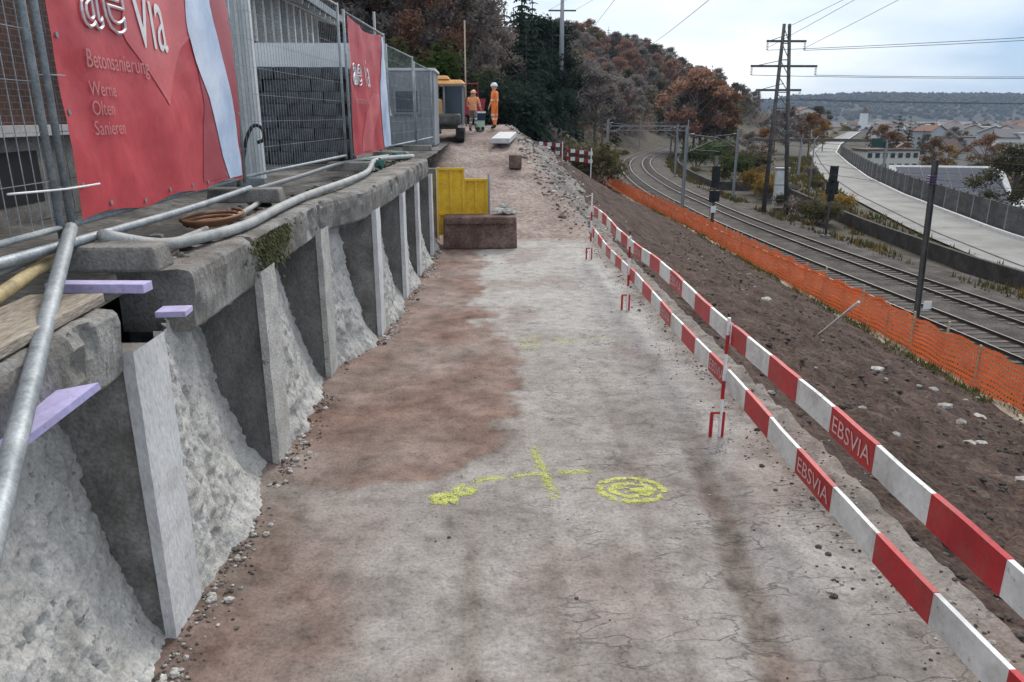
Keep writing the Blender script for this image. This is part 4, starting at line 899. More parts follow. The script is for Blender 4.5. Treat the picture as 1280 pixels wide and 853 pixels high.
# ------------------------------------------------------------------ railway
def off(y, d):                                     # point d metres right of the double track's centre line
    t = Vector((tcx(y+1)-tcx(y-1), 2)).normalized(); return (tcx(y)+t.y*d, y-t.x*d)
YS = [4+k*1.5 for k in range(175)]
m = MB(); prof = [(-5.8, -6.5), (-4.3, -5.93), (0, -5.90), (4.3, -5.93), (5.2, -6.25), (7.9, -6.38)]
m.grid(41, len(YS), lambda u, v: (lambda y, d: (*off(y, d), interp(d, [p[0] for p in prof], [p[1] for p in prof])+.03*fbm(d*1.5, y*.7)))(YS[round(v*(len(YS)-1))], lerp(-5.8, 7.9, u)))
struct('ballast_bed', m, M['ballast'], 'grey brown ballast under the two railway tracks', smooth=True)
slp = MB().box((0, 0, 0), (2.5, .26, .16), taper=.93).mesh('sleeper', M['sleeper'])
for s, lb in ((-1.9, 'near railway track curving away, closest to the orange net'), (1.9, 'far railway track curving away, closest to the dark wall')):
    y0 = 20; px0, py0 = off(y0, s); t = thing('railway_track', lb, 'railway track', (px0, py0, -5.9), 0, 'railway tracks')
    for g in (-.75, .75):
        m = MB(); pr = [(-.07, -.17), (.07, -.17), (.07, -.15), (.02, -.13), (.02, -.04), (.036, -.03), (.036, 0), (-.036, 0), (-.036, -.03), (-.02, -.04), (-.02, -.13), (-.07, -.15)]
        yy = [4+k*2. for k in range(131)]; n = len(pr)
        for y in yy:
            for q in pr: x_, y_ = off(y, s+g+q[0]); m.v.append((x_, y_, -5.74+q[1]))
        for i in range(len(yy)-1):
            for j in range(n): m.f.append((i*n+j, i*n+(j+1) % n, (i+1)*n+(j+1) % n, (i+1)*n+j)); m.mi.append(1 if j in (6,) else 0)
        part('rail', m, [M['rail'], M['rail_top']], t, True)
    k = 0; y = 12.
    while y < 165 and k < 240:
        x_, y_ = off(y, s); o = link('sleeper', slp, t, (x_-px0, y_-py0, -.06)); o.rotation_euler = (0, 0, -math.atan2(tcx(y+1)-tcx(y-1), 2)); y += .63; k += 1

m = MB(); rnd = random.Random(77)
for i in range(9000):
    y = 14+170*rnd.random()**1.3
    if rnd.random() < .5: x = off(y, rnd.uniform(6.0, 8.2))[0]
    elif rnd.random() < .6: x = rdx(y)-rnd.uniform(3.4, 9)
    else: x = off(y, -rnd.uniform(5.2, 6.8))[0]
    if x > rdx(y)-3.3 or fbm(x*.25, y*.12, 3) < -.15: continue
    z = Zg(x, y)-.1; s_ = rnd.uniform(.08, .28)*(1+y/200)
    for q in range(3):
        a = rnd.uniform(0, 6.28); dx, dy = math.cos(a)*s_*.35, math.sin(a)*s_*.35; ox, oy = rnd.gauss(0, .15), rnd.gauss(0, .15)
        m.add([(x+ox-dx, y+oy-dy, z), (x+ox+dx, y+oy+dy, z), (x+ox+rnd.gauss(0, .1), y+oy, z+s_*rnd.uniform(.8, 2.2))], [(0, 1, 2)], m=i % 3)
solo('verge_weeds', m, [M['grass'], F['olive'], F['gold']], 'dry weeds and grass on the verges beside the tracks', 'weeds', kind='stuff')
def mast(x, y, h, label, arm=1, w=.26, m_=None, plate=False):
    z = Zg(x, y)-.1; t = thing('catenary_mast', label, 'mast', (x, y, z), 0, 'overhead line masts beside the tracks')
    mt = m_ or M['mast']; b = MB()
    for d in (-w/2, w/2): b.box((d, 0, h/2), (.03, w*.9, h))
    b.box((0, 0, h/2), (w-.03, .03, h)); part('column', b, mt, t)
    b = MB(); b.box((0, 0, .2), (.7, .7, .5)); part('footing', b, M['concrete'], t)
    if arm:
        b = MB(); b.tube([(0, 0, h-.5), (arm*2.6, 0, h-.8)], .03, 6); b.tube([(0, 0, h-2.0), (arm*2.4, 0, h-.9)], .03, 6); b.tube([(arm*.6, 0, h-1.75), (arm*2.8, 0, h-1.9)], .02, 6); part('cantilever', b, mt, t)
        for p in ((arm*.35, 0, h-.54), (arm*.35, 0, h-1.85)):
            b = MB()
            for q in range(4): b.tube([(p[0]+arm*.07*q, 0, p[2]), (p[0]+arm*(.07*q+.03), 0, p[2])], .07, 8)
            part('insulator', b, flat('brown_insulator', (.12, .06, .08), .3), t)
    if plate:
        b = MB(); b.box((.32, -.16, 1.7), (.35, .02, .35)); part('number_plate', b, M['white'], t)
        b = MB()
        for q in range(4): b.tube([(-.05, 0, h-.6-.1*q), (-.05, 0, h-.65-.1*q)], .19, 10)
        part('post_insulator', b, flat('violet_insulator', (.12, .08, .16), .35), t)
    return t
mast(18.4, 30.2, 7.7, 'nearest dark overhead line mast with a white number plate', 0, .17, plate=True).rotation_euler = (0, R(-2.2), 0)
mast(16.6, 63.2, 7.8, 'slim overhead line mast left of the tall signal', 1, .22, M['mast_light'])
mast(17.7, 111, 8.0, 'distant overhead line mast where the tracks begin to bend', 1, .22, M['mast_light'])
mast(21.5, 142, 8.2, 'distant overhead line mast on the inside of the bend', 1, .24)
mast(29.5, 118, 8.2, 'distant overhead line mast on the right side of the bend', -1, .24, M['mast_light'])
mast(28.4, 86, 8.0, 'pale overhead line mast right of the tracks near the yellow shrubs', -1, .22, M['mast_light'])
mast(40, 165, 8.4, 'overhead line mast farthest along the right side of the bend', -1, .24)
def signal(x, y, h, heads, label, plate=None):
    z = Zg(x, y)-.1; t = thing('railway_signal', label, 'railway signal', (x, y, z), 0, 'railway signals beside the tracks')
    m = MB(); m.tube([(0, 0, 0), (0, 0, h)], .09, 10); part('pole', m, M['mast'], t, smooth=True)
    m = MB(); m.box((0, 0, .2), (.6, .6, .5)); part('footing', m, M['concrete'], t)
    for (zc, w, hh) in heads:
        m = MB(); m.box((0, -.14, zc), (w, .12, hh)); b_ = bevel(part('signal_head', m, M['black'], t), .04)
        k = max(2, int(hh/.35))
        for q in range(k):
            m = MB(); m.tube([(0, -.20, zc-hh/2+hh*(q+.5)/k), (0, -.30, zc-hh/2+hh*(q+.5)/k)], .075, 10); part('hood', m, M['black'], b_)
    if plate:
        m = MB(); m.box((0, -.12, plate), (.42, .03, .5)); part('number_plate', m, M['white'], t)
    m = MB()
    for dx in (-.16, .16): m.tube([(dx, .15, .3), (dx, .15, h*.75)], .02, 5)
    for q in range(int(h*2)): m.tube([(-.16, .15, .5+q*.36), (.16, .15, .5+q*.36)], .014, 5)
    part('ladder', m, M['mast'], t)
    return t
signal(17.35, 57, 6.5, [(5.0, .62, 1.6), (3.55, .8, .85)], 'tall slim railway signal nearer the orange net', 2.55)
signal(26.6, 57.5, 5.7, [(5.1, .66, 1.3), (4.1, .95, 1.0), (3.35, .5, .5)], 'railway signal with stacked black heads beyond both tracks')
for k, (y, z, h) in enumerate([(150, 7.2, .5), (205, 7.4, .5)]):                        # portal gantries over the bend
    a = off(y, -6); b = off(y, 9.5); t = thing('portal_gantry', ['nearer pale steel gantry spanning the tracks at the bend', 'farther pale steel gantry spanning the tracks at the bend'][k], 'gantry', (a[0], a[1], -6.2))
    for p in (a, b):
        m = MB(); m.box((p[0], p[1], -6.2+4.2), (.2, .2, 8.4)); part('leg', m, M['mast_light'], t, True)
    m = MB(); m.beam((*a, z-6.2), (*b, z-6.2), .2, .16); m.beam((*a, z-7.0), (*b, z-7.0), .15, .12)
    for q in range(9):
        u = q/8; m.beam((lerp(a[0], b[0], u), lerp(a[1], b[1], u), z-7.2), (lerp(a[0], b[0], min(1, u+.06)), lerp(a[1], b[1], min(1, u+.06)), z-6.2), .1, .1)
    part('truss', m, M['mast_light'], t, True)
def wire(pts, r, sagm, label, group, cat='overhead wire'):
    m = MB(); a, b = Vector(pts[0]), Vector(pts[1]); P = []
    for k in range(25):
        t = k/24; p = a.lerp(b, t); p.z -= sagm*4*t*(1-t); P.append(p)
    m.tube(P, r, 5); return solo('cable', m, M['cable'], label, cat, group)
for s in (-1.9, 1.9):
    for hz in (5.5, 6.9):
        m = MB(); m.tube([(*off(y, s), -5.8+hz) for y in range(-4, 226, 6)], .011, 5)
        solo('contact_wire', m, M['cable'], ('lower' if hz < 6 else 'upper')+' overhead wire above the '+('near' if s < 0 else 'far')+' railway track', 'overhead wire', 'railway overhead wires')

# low dark wall, concrete road, noise barrier
m = MB(); yy = [6+k*3 for k in range(64)]
def lw(y): return lerp(tcx(y)+8.6, rdx(y)-5.2, .55)if y < 100 else tcx(y)+8.3
lwt = thing('low_wall', 'long low dark wall between the tracks and the concrete road', 'wall', (lw(20), 20, -6.6))
for i in range(len(yy)-1):
    a = (lw(yy[i]), yy[i]); b = (lw(yy[i+1])-.0, yy[i+1]-.02); m = MB(); m.beam((*a, -6.15), (*b, -6.15), .3, 1.1); part('wall_section', m, M['hedge_wall'], lwt, True)
m = MB(); ry = [4+k*4 for k in range(118)]
def roff(y, d):
    t = Vector((rdx(y+4)-rdx(y-4), 8)).normalized(); return (rdx(y)+t.y*d, y-t.x*d)
m.grid(5, len(ry), lambda u, v: (*roff(ry[round(v*(len(ry)-1))], lerp(-3.2, 3.2, u)), -6.52)); struct('concrete_road', m, M['road'], 'pale concrete road curving along the valley side', smooth=True)
m = MB(); m.grid(2, len(ry), lambda u, v: (*roff(ry[round(v*(len(ry)-1))], lerp(-1.9, -1.65, u)), -6.512)); struct('road_seam', m, M['ballast'], 'dark kerb line along the concrete road')
m = MB()
for i in range(len(ry)-1): m.beam((*roff(ry[i], 3.3), -6.4), (*roff(ry[i+1], 3.3), -6.4), .3, .35)
struct('road_kerb', m, M['render'], 'pale kerb along the far edge of the concrete road')
nb = thing('noise_barrier', 'long dark panelled noise barrier with pale posts beyond the concrete road', 'noise barrier', (rdx(40)+4.8, 40, -6.6))
y = 26.; k = 0
while y < 190:
    a = roff(y, 3.8); b = roff(y+2., 3.8); h = 2.5
    m = MB(); m.beam((*a, -6.7+h/2), (*b, -6.7+h/2), .1, h); m.v = [tuple(v) for v in m.v]; part('panel', m, M['panel'], nb, True)
    m = MB(); m.box((*a, -6.6+h/2), (.14, .14, h+.15)); part('post', m, M['mast_light'] if k % 2 == 0 else M['mast'], nb, True)
    y += 2.; k += 1
rg = thing('road_gantry', 'sign gantry over the pale road with a dark sign', 'sign gantry', (57, 117, -6.5))
for d in (-7, 5.3):
    p = roff(118, d); m = MB(); m.box((*p, -3.6), (.3, .3, 6)); part('leg', m, M['mast_light'], rg, True)
m = MB(); m.beam((*roff(118, -14), -.75), (*roff(118, 5.6), -.75), .3, .45); part('crossbeam', m, M['mast'], rg, True)
p = roff(118, 4); m = MB(); m.box((p[0], p[1]-.3, -1.1), (2.2, .1, 1.4)); part('sign', m, flat('dark_green_sign', (.02, .06, .05), .5), rg, True)
lp = thing('lamp_post', 'thin lamp post in front of the pale road beside the pylon', 'lamp post', (35.5, 82, -6.6))
m = MB(); m.tube([(0, 0, 0), (0, 0, 7), (.4, 0, 7.4)], [.1, .06, .05], 8); part('pole', m, M['mast_light'], lp, smooth=True)
m = MB(); m.box((.7, 0, 7.42), (.7, .25, .12)); part('lamp', m, M['mast'], lp)
m = MB(); m.box((31.7, 80.5, -4.5), (1.3, .5, 4.0)); m.box((31.7, 80.5, -2.45), (1.5, .7, .12)); solo('white_cabinet', m, M['render'], 'tall white trackside cabinet at the foot of the pylon', 'cabinet')

# pylon and poles
py = thing('lattice_pylon', 'dark twin legged power pylon with three crossarms beyond the tracks', 'pylon', (28.4, 74, -6.6))
H_ = 17.7
for (bx0, tx0) in ((-.75, -.5), (1.55, .0)):
    m = MB(); m.tube([(bx0, 0, 0), (tx0, 0, H_)], [.24, .16], 8); part('leg', m, M['mast'], py, smooth=True)
m = MB()
for k in range(11):
    z = 1.5+k*1.45; x1 = lerp(-.75, -.5, z/H_); x2 = lerp(1.55, .0, z/H_); z2 = z+1.45; x3 = lerp(-.75, -.5, z2/H_)
    m = MB(); m.tube([(x1, 0, z), (x2, 0, z)], .045, 5)
    if k > 4: m.tube([(x2, 0, z), (x3, 0, z2)], .04, 5)
    part('brace', m, M['mast'], py)
for zz, a, b in ((16.2, -2.0, 1.75), (14.0, -3.3, 3.05), (11.85, -2.6, 1.75)):
    m = MB(); m.beam((a, 0, zz), (b, 0, zz), .16, .2); m.beam((a*.9, 0, zz), (0, 0, zz+.6), .06, .06); cr_ = part('crossarm', m, M['mast'], py)
    for x in (a+.1, b-.1):
        m = MB()
        for q in range(5): m.tube([(x, 0, zz-.15-.14*q), (x, 0, zz-.22-.14*q)], .1, 8)
        part('insulator', m, M['mast_light'], cr_)
PYL = Vector((28.4, 74, -6.6))
for i, (zz, x, e_) in enumerate([(15.4, -1.9, (120, 40, 15)), (15.4, 1.65, (122, 45, 15)), (13.2, -3.2, (118, 62, 8.6)), (13.2, 2.95, (122, 66, 9.4)), (11.05, -2.5, (119, 58, 6.0)), (11.05, 1.65, (121, 70, 6.4))]):
    wire([PYL+Vector((x, 0, zz)), e_], .024, 1.2, 'power cable running right from the pylon crossarms across the sky', 'cables right of the pylon', 'power cable')
for i, (zz, x, e_) in enumerate([(15.6, -1.9, (40, 10, 26)), (15.6, 1.65, (46, 10, 27.5)), (17.4, -.2, (52, 8, 30))]):
    wire([PYL+Vector((x, 0, zz)), e_], .02, .8, 'power cable climbing from the pylon top to the upper right', 'cables climbing from the pylon', 'power cable')
pp = thing('power_pole', 'grey power pole with two crossarms in front of the wooded hill', 'pole', (7.9, 82, Zg(7.9, 82)-.3))
hp = 15.2-Zg(7.9, 82)
m = MB(); m.tube([(0, 0, 0), (0, 0, hp*.72), (0, 0, hp)], [.34, .26, .17], 10); part('pole', m, M['mast_light'], pp, smooth=True)
for zz, w in ((hp-1.75, 2.8), (hp-4.1, 2.2)):
    m = MB(); m.beam((-w/2, 0, zz), (w/2, 0, zz), .14, .14); part('crossarm', m, M['mast'], pp)
for i, (x, zz) in enumerate([(-1.3, hp-1.7), (1.3, hp-1.7)]):
    wire([(7.9+x, 82, Zg(7.9, 82)-.3+zz), (22+3*i, 12, 19+i)], .013, .8, 'thin cable climbing from the grey power pole to the upper right', 'cables from the power pole', 'power cable')
wire([(78, 420, 34), (18.5, 20, 16.5)], .05, 2.0, 'thick dark cable crossing the bright sky above the wooded hill', None, 'power cable')
wire([(48, 420, 40), (9.5, 20, 14.2)], .035, 2.0, 'fainter cable crossing the sky left of the thick one', None, 'power cable')

# ------------------------------------------------------------------ trees
def leaves(mb, c, rad, n, s, rr, m=0, shell=.55):
    for i in range(n):
        d = Vector((rr.gauss(0, 1), rr.gauss(0, 1), rr.gauss(0, 1))).normalized()*(rr.uniform(shell, 1.08)); p = Vector(c)+Vector((d.x*rad[0], d.y*rad[1], d.z*rad[2]))
        a = Vector((rr.gauss(0, 1), rr.gauss(0, 1), rr.gauss(0, .7))).normalized(); b = a.orthogonal().normalized(); b.rotate(Matrix.Rotation(rr.uniform(0, 6.28), 3, a))
        w = s*rr.uniform(.5, 1.2); l_ = w*rr.uniform(.8, 1.6)
        mb.add([p-a*l_, p+b*w*.6, p+a*l_, p-b*w*.6], [(0, 1, 2, 3)], m)
def broad(h, w, n, s, seed, sparse=.5):
    rr = random.Random(seed); tr = MB(); cr = MB(); base = h*.16
    tr.tube([(0, 0, -.6), (rr.uniform(-.1, .1), 0, base), (rr.uniform(-.3, .3), rr.uniform(-.3, .3), h*.6), (rr.uniform(-.4, .4), 0, h*.93)], [h*.022, h*.016, h*.009, h*.002], 6)
    cl = []
    for k in range(15):
        a = k*2.4+rr.uniform(-.4, .4); z0 = lerp(base, h*.7, k/15); r = w*(.45+.55*math.sin(math.pi*min(1, .25+.75*k/15)))*rr.uniform(.6, 1.05); z1 = z0+h*rr.uniform(.14, .26)
        e_ = (math.cos(a)*r, math.sin(a)*r, min(z1, h*.95)); mid = (e_[0]*.5, e_[1]*.5, lerp(z0, e_[2], .6))
        tr.tube([(0, 0, z0), mid, e_], [h*.008, h*.005, h*.0015], 5); cl.append(e_)
        for q in range(3):
            f = tuple(e_[j]*rr.uniform(.5, 1.05)+rr.uniform(-.5, .5)*w*.3 for j in range(2))+(e_[2]+rr.uniform(-.2, 1.)*h*.07,)
            tr.tube([mid, f], [h*.003, h*.0008], 4)
    cl += [(rr.uniform(-.3, .3)*w, rr.uniform(-.3, .3)*w, h*rr.uniform(.75, .95)) for _ in range(5)]
    for c in cl: leaves(cr, c, (w*.34, w*.34, h*.085), n//len(cl), s, rr, shell=.2)
    return tr, cr
def conif(h, w, seed, lv=24):
    rr = random.Random(seed); tr = MB(); cr = MB(); tr.tube([(0, 0, -.6), (0, 0, h*.98)], [h*.017, .02], 6)
    for i in range(lv):
        u = i/lv; z = h*(.08+.9*u); r = w*(1-u)**.8*rr.uniform(.8, 1.1)+.1; nb_ = max(5, int(11*(1-u)+4))
        for k in range(nb_):
            a = 6.283*k/nb_+rr.uniform(-.3, .3); L = r*rr.uniform(.7, 1.15); d = Vector((math.cos(a), math.sin(a), 0)); sd = Vector((-d.y, d.x, 0))
            for q in range(4):
                t0, t1 = q/4, (q+1)/4; hw = .30*L*(1-.7*t0)+.05
                p0 = d*L*t0+Vector((0, 0, z-.30*L*t0*t0)); p1 = d*L*t1+Vector((0, 0, z-.30*L*t1*t1-.06*L))
                j = rr.uniform(-.06, .06)*L
                cr.add([p0-sd*hw*.55, p1-sd*hw+Vector((0, 0, j-.14*L)), p1+Vector((0, 0, .05)), p0], [(0, 1, 2, 3)]); cr.add([p0+sd*hw*.55, p1+sd*hw+Vector((0, 0, -j-.14*L)), p1+Vector((0, 0, .05)), p0], [(3, 2, 1, 0)])
    return tr, cr
def bush(r, h, n, s, seed):
    rr = random.Random(seed); cr = MB(); tr = MB()
    for k in range(6):
        a = k*1.05; e_ = (math.cos(a)*r*.6, math.sin(a)*r*.6, h*rr.uniform(.5, .8)); tr.tube([(0, 0, -.2), e_], [.05, .015], 5)
        leaves(cr, e_, (r*.5, r*.5, h*.3), n//7, s, rr, shell=.1)
    leaves(cr, (0, 0, h*.6), (r*.6, r*.6, h*.4), n//7, s, rr, shell=.2); return tr, cr
PR = {}
def proto(k, pair, mat_): PR[k] = (pair[0].mesh('trunk', M['bark']), pair[1].mesh('crown', mat_))
proto('broadA', broad(15, 4.2, 9000, .19, 1), F['rust']); proto('broadB', broad(17, 4.8, 9000, .2, 2), F['rust']); proto('broadC', broad(13, 4.6, 8000, .19, 3), F['purple'])
proto('conA', conif(17, 3.0, 4), F['conifer']); proto('conB', conif(20, 3.6, 5, 28), F['conifer'])
proto('bushA', bush(1.6, 2.4, 1500, .11, 6), F['green']); proto('bushB', bush(1.8, 2.2, 1300, .13, 7), F['olive'])
proto('farA', broad(14, 4.6, 2600, .32, 11), F['purple']); proto('farB', broad(15, 5.2, 2600, .34, 12), F['rust']); proto('farC', conif(16, 3., 13, 15), F['conifer'])
def plant(kind, x, y, sc, fm, label, group, name, cat, z=None, parts=True, wide=1.):
    tm, cm = PR[kind]; z = Zg(x, y)-.15 if z is None else z; rz = random.uniform(0, 6.28)
    t = thing(name, label, cat, (x, y, z), rz, group); t.scale = (sc*wide, sc*wide, sc)
    o = link('trunk', tm, t); c = link('crown', cm, t)
    if fm: c.material_slots[0].link = 'OBJECT'; c.material_slots[0].material = F[fm]
    return t
random.seed(12)
G1 = 'bare autumn trees on the near slope'
def spot(px, d): return (px-607)/930*d
# near forest at the upper left
for i in range(84):
    px = random.uniform(330, 632); d = random.uniform(46, 120); x = spot(px, d)
    z = Zg(x, d); k = random.choice(('broadA', 'broadB', 'broadC', 'broadB')); fm = random.choice(('rust', 'rust', 'purple', 'purple', 'orange'))
    nm = {'rust': 'rust brown', 'purple': 'purple grey', 'orange': 'orange brown'}[fm]
    top = 145-930*(z+15-2.9)/d; sc = random.uniform(.8, 1.15)
    sc *= lerp(.55, 1., (d-46)/74)*(.8 if px > 590 else 1)
    plant(k, x, d, sc, fm, f'nearly bare {nm} autumn tree in the wood above the site', f'{nm} autumn trees above the site', 'autumn_tree', 'tree')
# dark conifers
for i, (px, d, sc, kd) in enumerate([(640, 62, .66, 'conA'), (650, 70, .86, 'conB'), (662, 66, .72, 'conB'), (676, 74, .76, 'conA'), (686, 80, .70, 'conB'), (655, 58, .55, 'conA'), (670, 60, .5, 'conA'), (630, 75, .8, 'conA'), (690, 92, .7, 'conA'), (703, 100, .7, 'conB')]):
    x = spot(px, d); plant(kd, x, d, sc, None, ['dark conifer at the left of the clump beside the ramp top', 'tallest dark conifer of the clump beside the ramp top', 'dark conifer just right of the tallest in the clump', 'dark conifer half behind the clump, left of the power pole', 'dark conifer directly left of the grey power pole', 'small dark conifer at the front left of the clump', 'small dark conifer at the front right of the clump', 'dark conifer at the back behind the workers', 'dark conifer behind the grey power pole', 'dark conifer farthest right beyond the grey power pole'][i], 'dark conifers beside the ramp', 'conifer', 'tree', z=min(Zg(x, d), 3)-.2, wide=1.15)
for i, (px, d, sc) in enumerate([(642, 66, .62), (655, 74, .8), (668, 70, .72), (680, 84, .85), (632, 56, .42)]):
    plant(('broadA', 'broadB')[i % 2], spot(px, d), d, sc, 'conifer', 'dark green broad tree among the conifers, ' + ['left front one', 'tall one at the back', 'right front one', 'rightmost one', 'smallest one nearest the workers'][i], 'dark broad trees among the conifers', 'dark_tree', 'tree', z=min(Zg(spot(px, d), d), 3)-.2)
for i, (px, d, sc) in enumerate([(598, 43, 1.0), (612, 44.5, 1.1), (628, 46, 1.1), (640, 47, 1.0)]):
    plant('bushA', spot(px, d), d, sc*1.25, 'conifer', 'dark shrub in the row right behind the workers, ' + ['leftmost', 'second from left', 'third from left', 'rightmost'][i], 'dark shrubs behind the workers', 'shrub', 'shrub', z=1.6)
# green and olive shrubs
for i, (px, d, sc, fm) in enumerate([(520, 44, 1.1, 'green'), (545, 46, 1.2, 'green'), (572, 48, 1.1, 'green'), (505, 42, .9, 'olive'), (600, 50, .9, 'olive'), (560, 52, 1.2, 'olive')]):
    x = spot(px, d); plant('bushA', x, d, sc*1.55, fm, f'{"bright green" if fm == "green" else "dull olive"} shrub on the bank behind the excavator', f'{fm} shrubs behind the excavator', 'shrub', 'shrub', z=max(Zg(x, d), 2.0)-.1)
for i in range(34):
    px = random.uniform(655, 770); d = random.uniform(55, 110); x = spot(px, d); xp = x-shift(d)
    if xp > 12.5: continue
    plant(random.choice(('bushA', 'bushB')), x, d, random.uniform(.9, 1.7), random.choice(('olive', 'olive', 'purple', 'green')), 'scrubby shrub on the slope between conifers and tracks', 'scrub on the slope left of the tracks', 'shrub', 'shrub')
for i in range(26):
    px = random.uniform(690, 800); d = random.uniform(95, 175); x = spot(px, d)
    if x-shift(d) > 12: continue
    plant(random.choice(('farA', 'farB')), x, d, random.uniform(.35, .6), random.choice(('olive', 'purple', 'olive', 'rust')), 'small scrubby tree on the slope above the track bend', 'small trees above the track bend', 'small_tree', 'tree')
# mid hill woods
for i in range(200):
    for _ in range(30):
        d = random.uniform(150, 470) if i < 150 else random.uniform(400, 480); px = random.uniform(670, 935) if i < 150 else random.uniform(640, 860); x = spot(px, d)
        if x-shift(d) < 10: break
    else: continue
    fm = random.choice(('purple', 'purple', 'purple', 'olive', 'olive', 'rust', 'conifer')) if px < 830 else random.choice(('rust', 'purple', 'purple', 'olive'))
    k = 'farC' if fm == 'conifer' else random.choice(('farA', 'farB'))
    lb = {'purple': 'bare purple grey', 'olive': 'dull olive', 'rust': 'rust brown', 'conifer': 'dark conifer', 'orange': 'orange brown'}[fm]
    plant(k, x, d, random.uniform(.85, 1.2), fm, f'{lb} tree on the wooded hill beyond the bend', f'{lb} trees on the far wooded hill', 'hill_tree', 'tree')
for i, (px, d, sc, fm) in enumerate([(848, 185, 1.15, 'purple'), (860, 180, 1.4, 'rust'), (874, 186, 1.35, 'rust'), (885, 182, 1.2, 'orange'), (897, 188, 1.0, 'olive'), (838, 196, 1.0, 'olive'), (868, 196, 1.3, 'purple')]):
    plant(('farA', 'farB')[i % 2], spot(px, d), d, sc, fm, 'tall %s tree outside the track bend, %s of its clump' % ({'purple': 'purple grey', 'rust': 'rust brown', 'orange': 'orange brown', 'olive': 'olive'}[fm], ('second from left', 'tallest', 'just right of the tallest', 'second from right', 'rightmost', 'leftmost', 'behind the tallest')[i]), 'trees outside the track bend', 'tall_tree', 'tree')
# scrub and trees right of the tracks and around the road
for i, (px, d, kd, sc, fm, lb) in enumerate([(945, 95, 'bushB', 1.5, 'gold', 'golden shrub left of the white cabinet'), (958, 88, 'bushA', 1.2, 'gold', 'lower golden shrub nearest the white cabinet'), (930, 120, 'bushB', 2.2, 'olive', 'olive shrub right of the tall signal'), (915, 110, 'bushA', 1.8, 'green', 'green shrub behind the tall signal'), (945, 150, 'farB', .5, 'orange', 'orange brown small tree left of the pylon'), (928, 140, 'farA', .5, 'purple', 'purple grey small tree right of the track bend'), (890, 150, 'bushA', 2.2, 'green', 'green shrub on the inside of the road bend'), (865, 140, 'bushA', 2., 'green', 'green shrub beside the right track at the bend'), (905, 175, 'farA', .5, 'olive', 'olive small tree beyond the gantries'), (1003, 190, 'farB', .7, 'orange', 'orange brown tree right of the pylon'), (975, 180, 'farA', .85, 'purple', 'dark purple tree behind the pylon'), (1020, 210, 'farB', .55, 'gold', 'yellowish small tree beside the far road'), (960, 210, 'farA', .8, 'purple', 'purple tree farther behind the pylon')]):
    x = spot(px, d); plant(kd, x, d, sc, fm, lb, 'shrubs and trees around the pylon', 'shrub' if 'bush' in kd else 'tree', 'shrub' if 'bush' in kd else 'tree')
for i, (px, d, sc, fm, kd, lb) in enumerate([(1270, 95, .95, 'olive', 'broadC', 'olive tree at the right edge behind the noise barrier'), (1255, 128, .8, 'rust', 'farB', 'reddish tree right of the solar roof'), (1226, 230, .95, 'orange', 'farB', 'large orange brown tree above the solar roof'), (1160, 240, .85, 'orange', 'farB', 'orange brown tree left of the nearest mast top'), (1180, 250, .7, 'gold', 'farA', 'yellow brown tree just right of the nearest mast top'), (1092, 260, .85, 'orange', 'farB', 'orange brown tree beside the far end of the road'), (1112, 300, 1.3, 'conifer', 'farC', 'tall dark conifer in the town, left one of the pair'), (1126, 305, 1.25, 'conifer', 'farC', 'tall dark conifer in the town, right one of the pair'), (1215, 180, .6, 'olive', 'farA', 'low olive tree behind the solar roof'), (1150, 170, .5, 'olive', 'farA', 'low olive tree behind the white gable')]):
    x = spot(px, d); plant(kd, x, d, sc, fm, lb, None, 'tree', 'tree')
random.seed(41)
for i in range(26):
    d = random.uniform(62, 135); x = off(d, 9.5)[0]+random.uniform(0, max(.5, rdx(d)-4.5-off(d, 9.5)[0])); fm = random.choice(('olive', 'purple', 'gold', 'orange', 'purple', 'olive'))
    if abs(x-28.4) < 1.8 and abs(d-75) < 6: continue
    nm = {'olive': 'dull olive', 'purple': 'bare purple grey', 'gold': 'golden', 'orange': 'orange brown'}[fm]
    plant(random.choice(('bushA', 'bushB')), x, d, random.uniform(.45, 1.05), fm, f'{nm} low shrub on the verge between tracks and road', f'{nm} shrubs between tracks and road', 'verge_shrub', 'shrub')
# town trees
random.seed(5)
for i in range(105):
    d = random.uniform(190, 1000); px = random.uniform(985, 1330); x = spot(px, d)
    if abs(x-rdx(min(d, 550))) < 9 and d < 520: continue
    z = Zg(x, d) if d < 480 and x < 320 else -16.4
    fm = random.choice(('purple', 'olive', 'orange', 'rust', 'conifer', 'purple')); lb = {'purple': 'purple grey', 'olive': 'dull olive', 'rust': 'rust brown', 'conifer': 'dark green', 'orange': 'orange brown'}[fm]
    plant('farC' if fm == 'conifer' else random.choice(('farA', 'farB')), x, d, random.uniform(.55, .95), fm, f'{lb} tree among the houses of the valley town', f'{lb} trees in the valley town', 'town_tree', 'tree', z=z-.2)

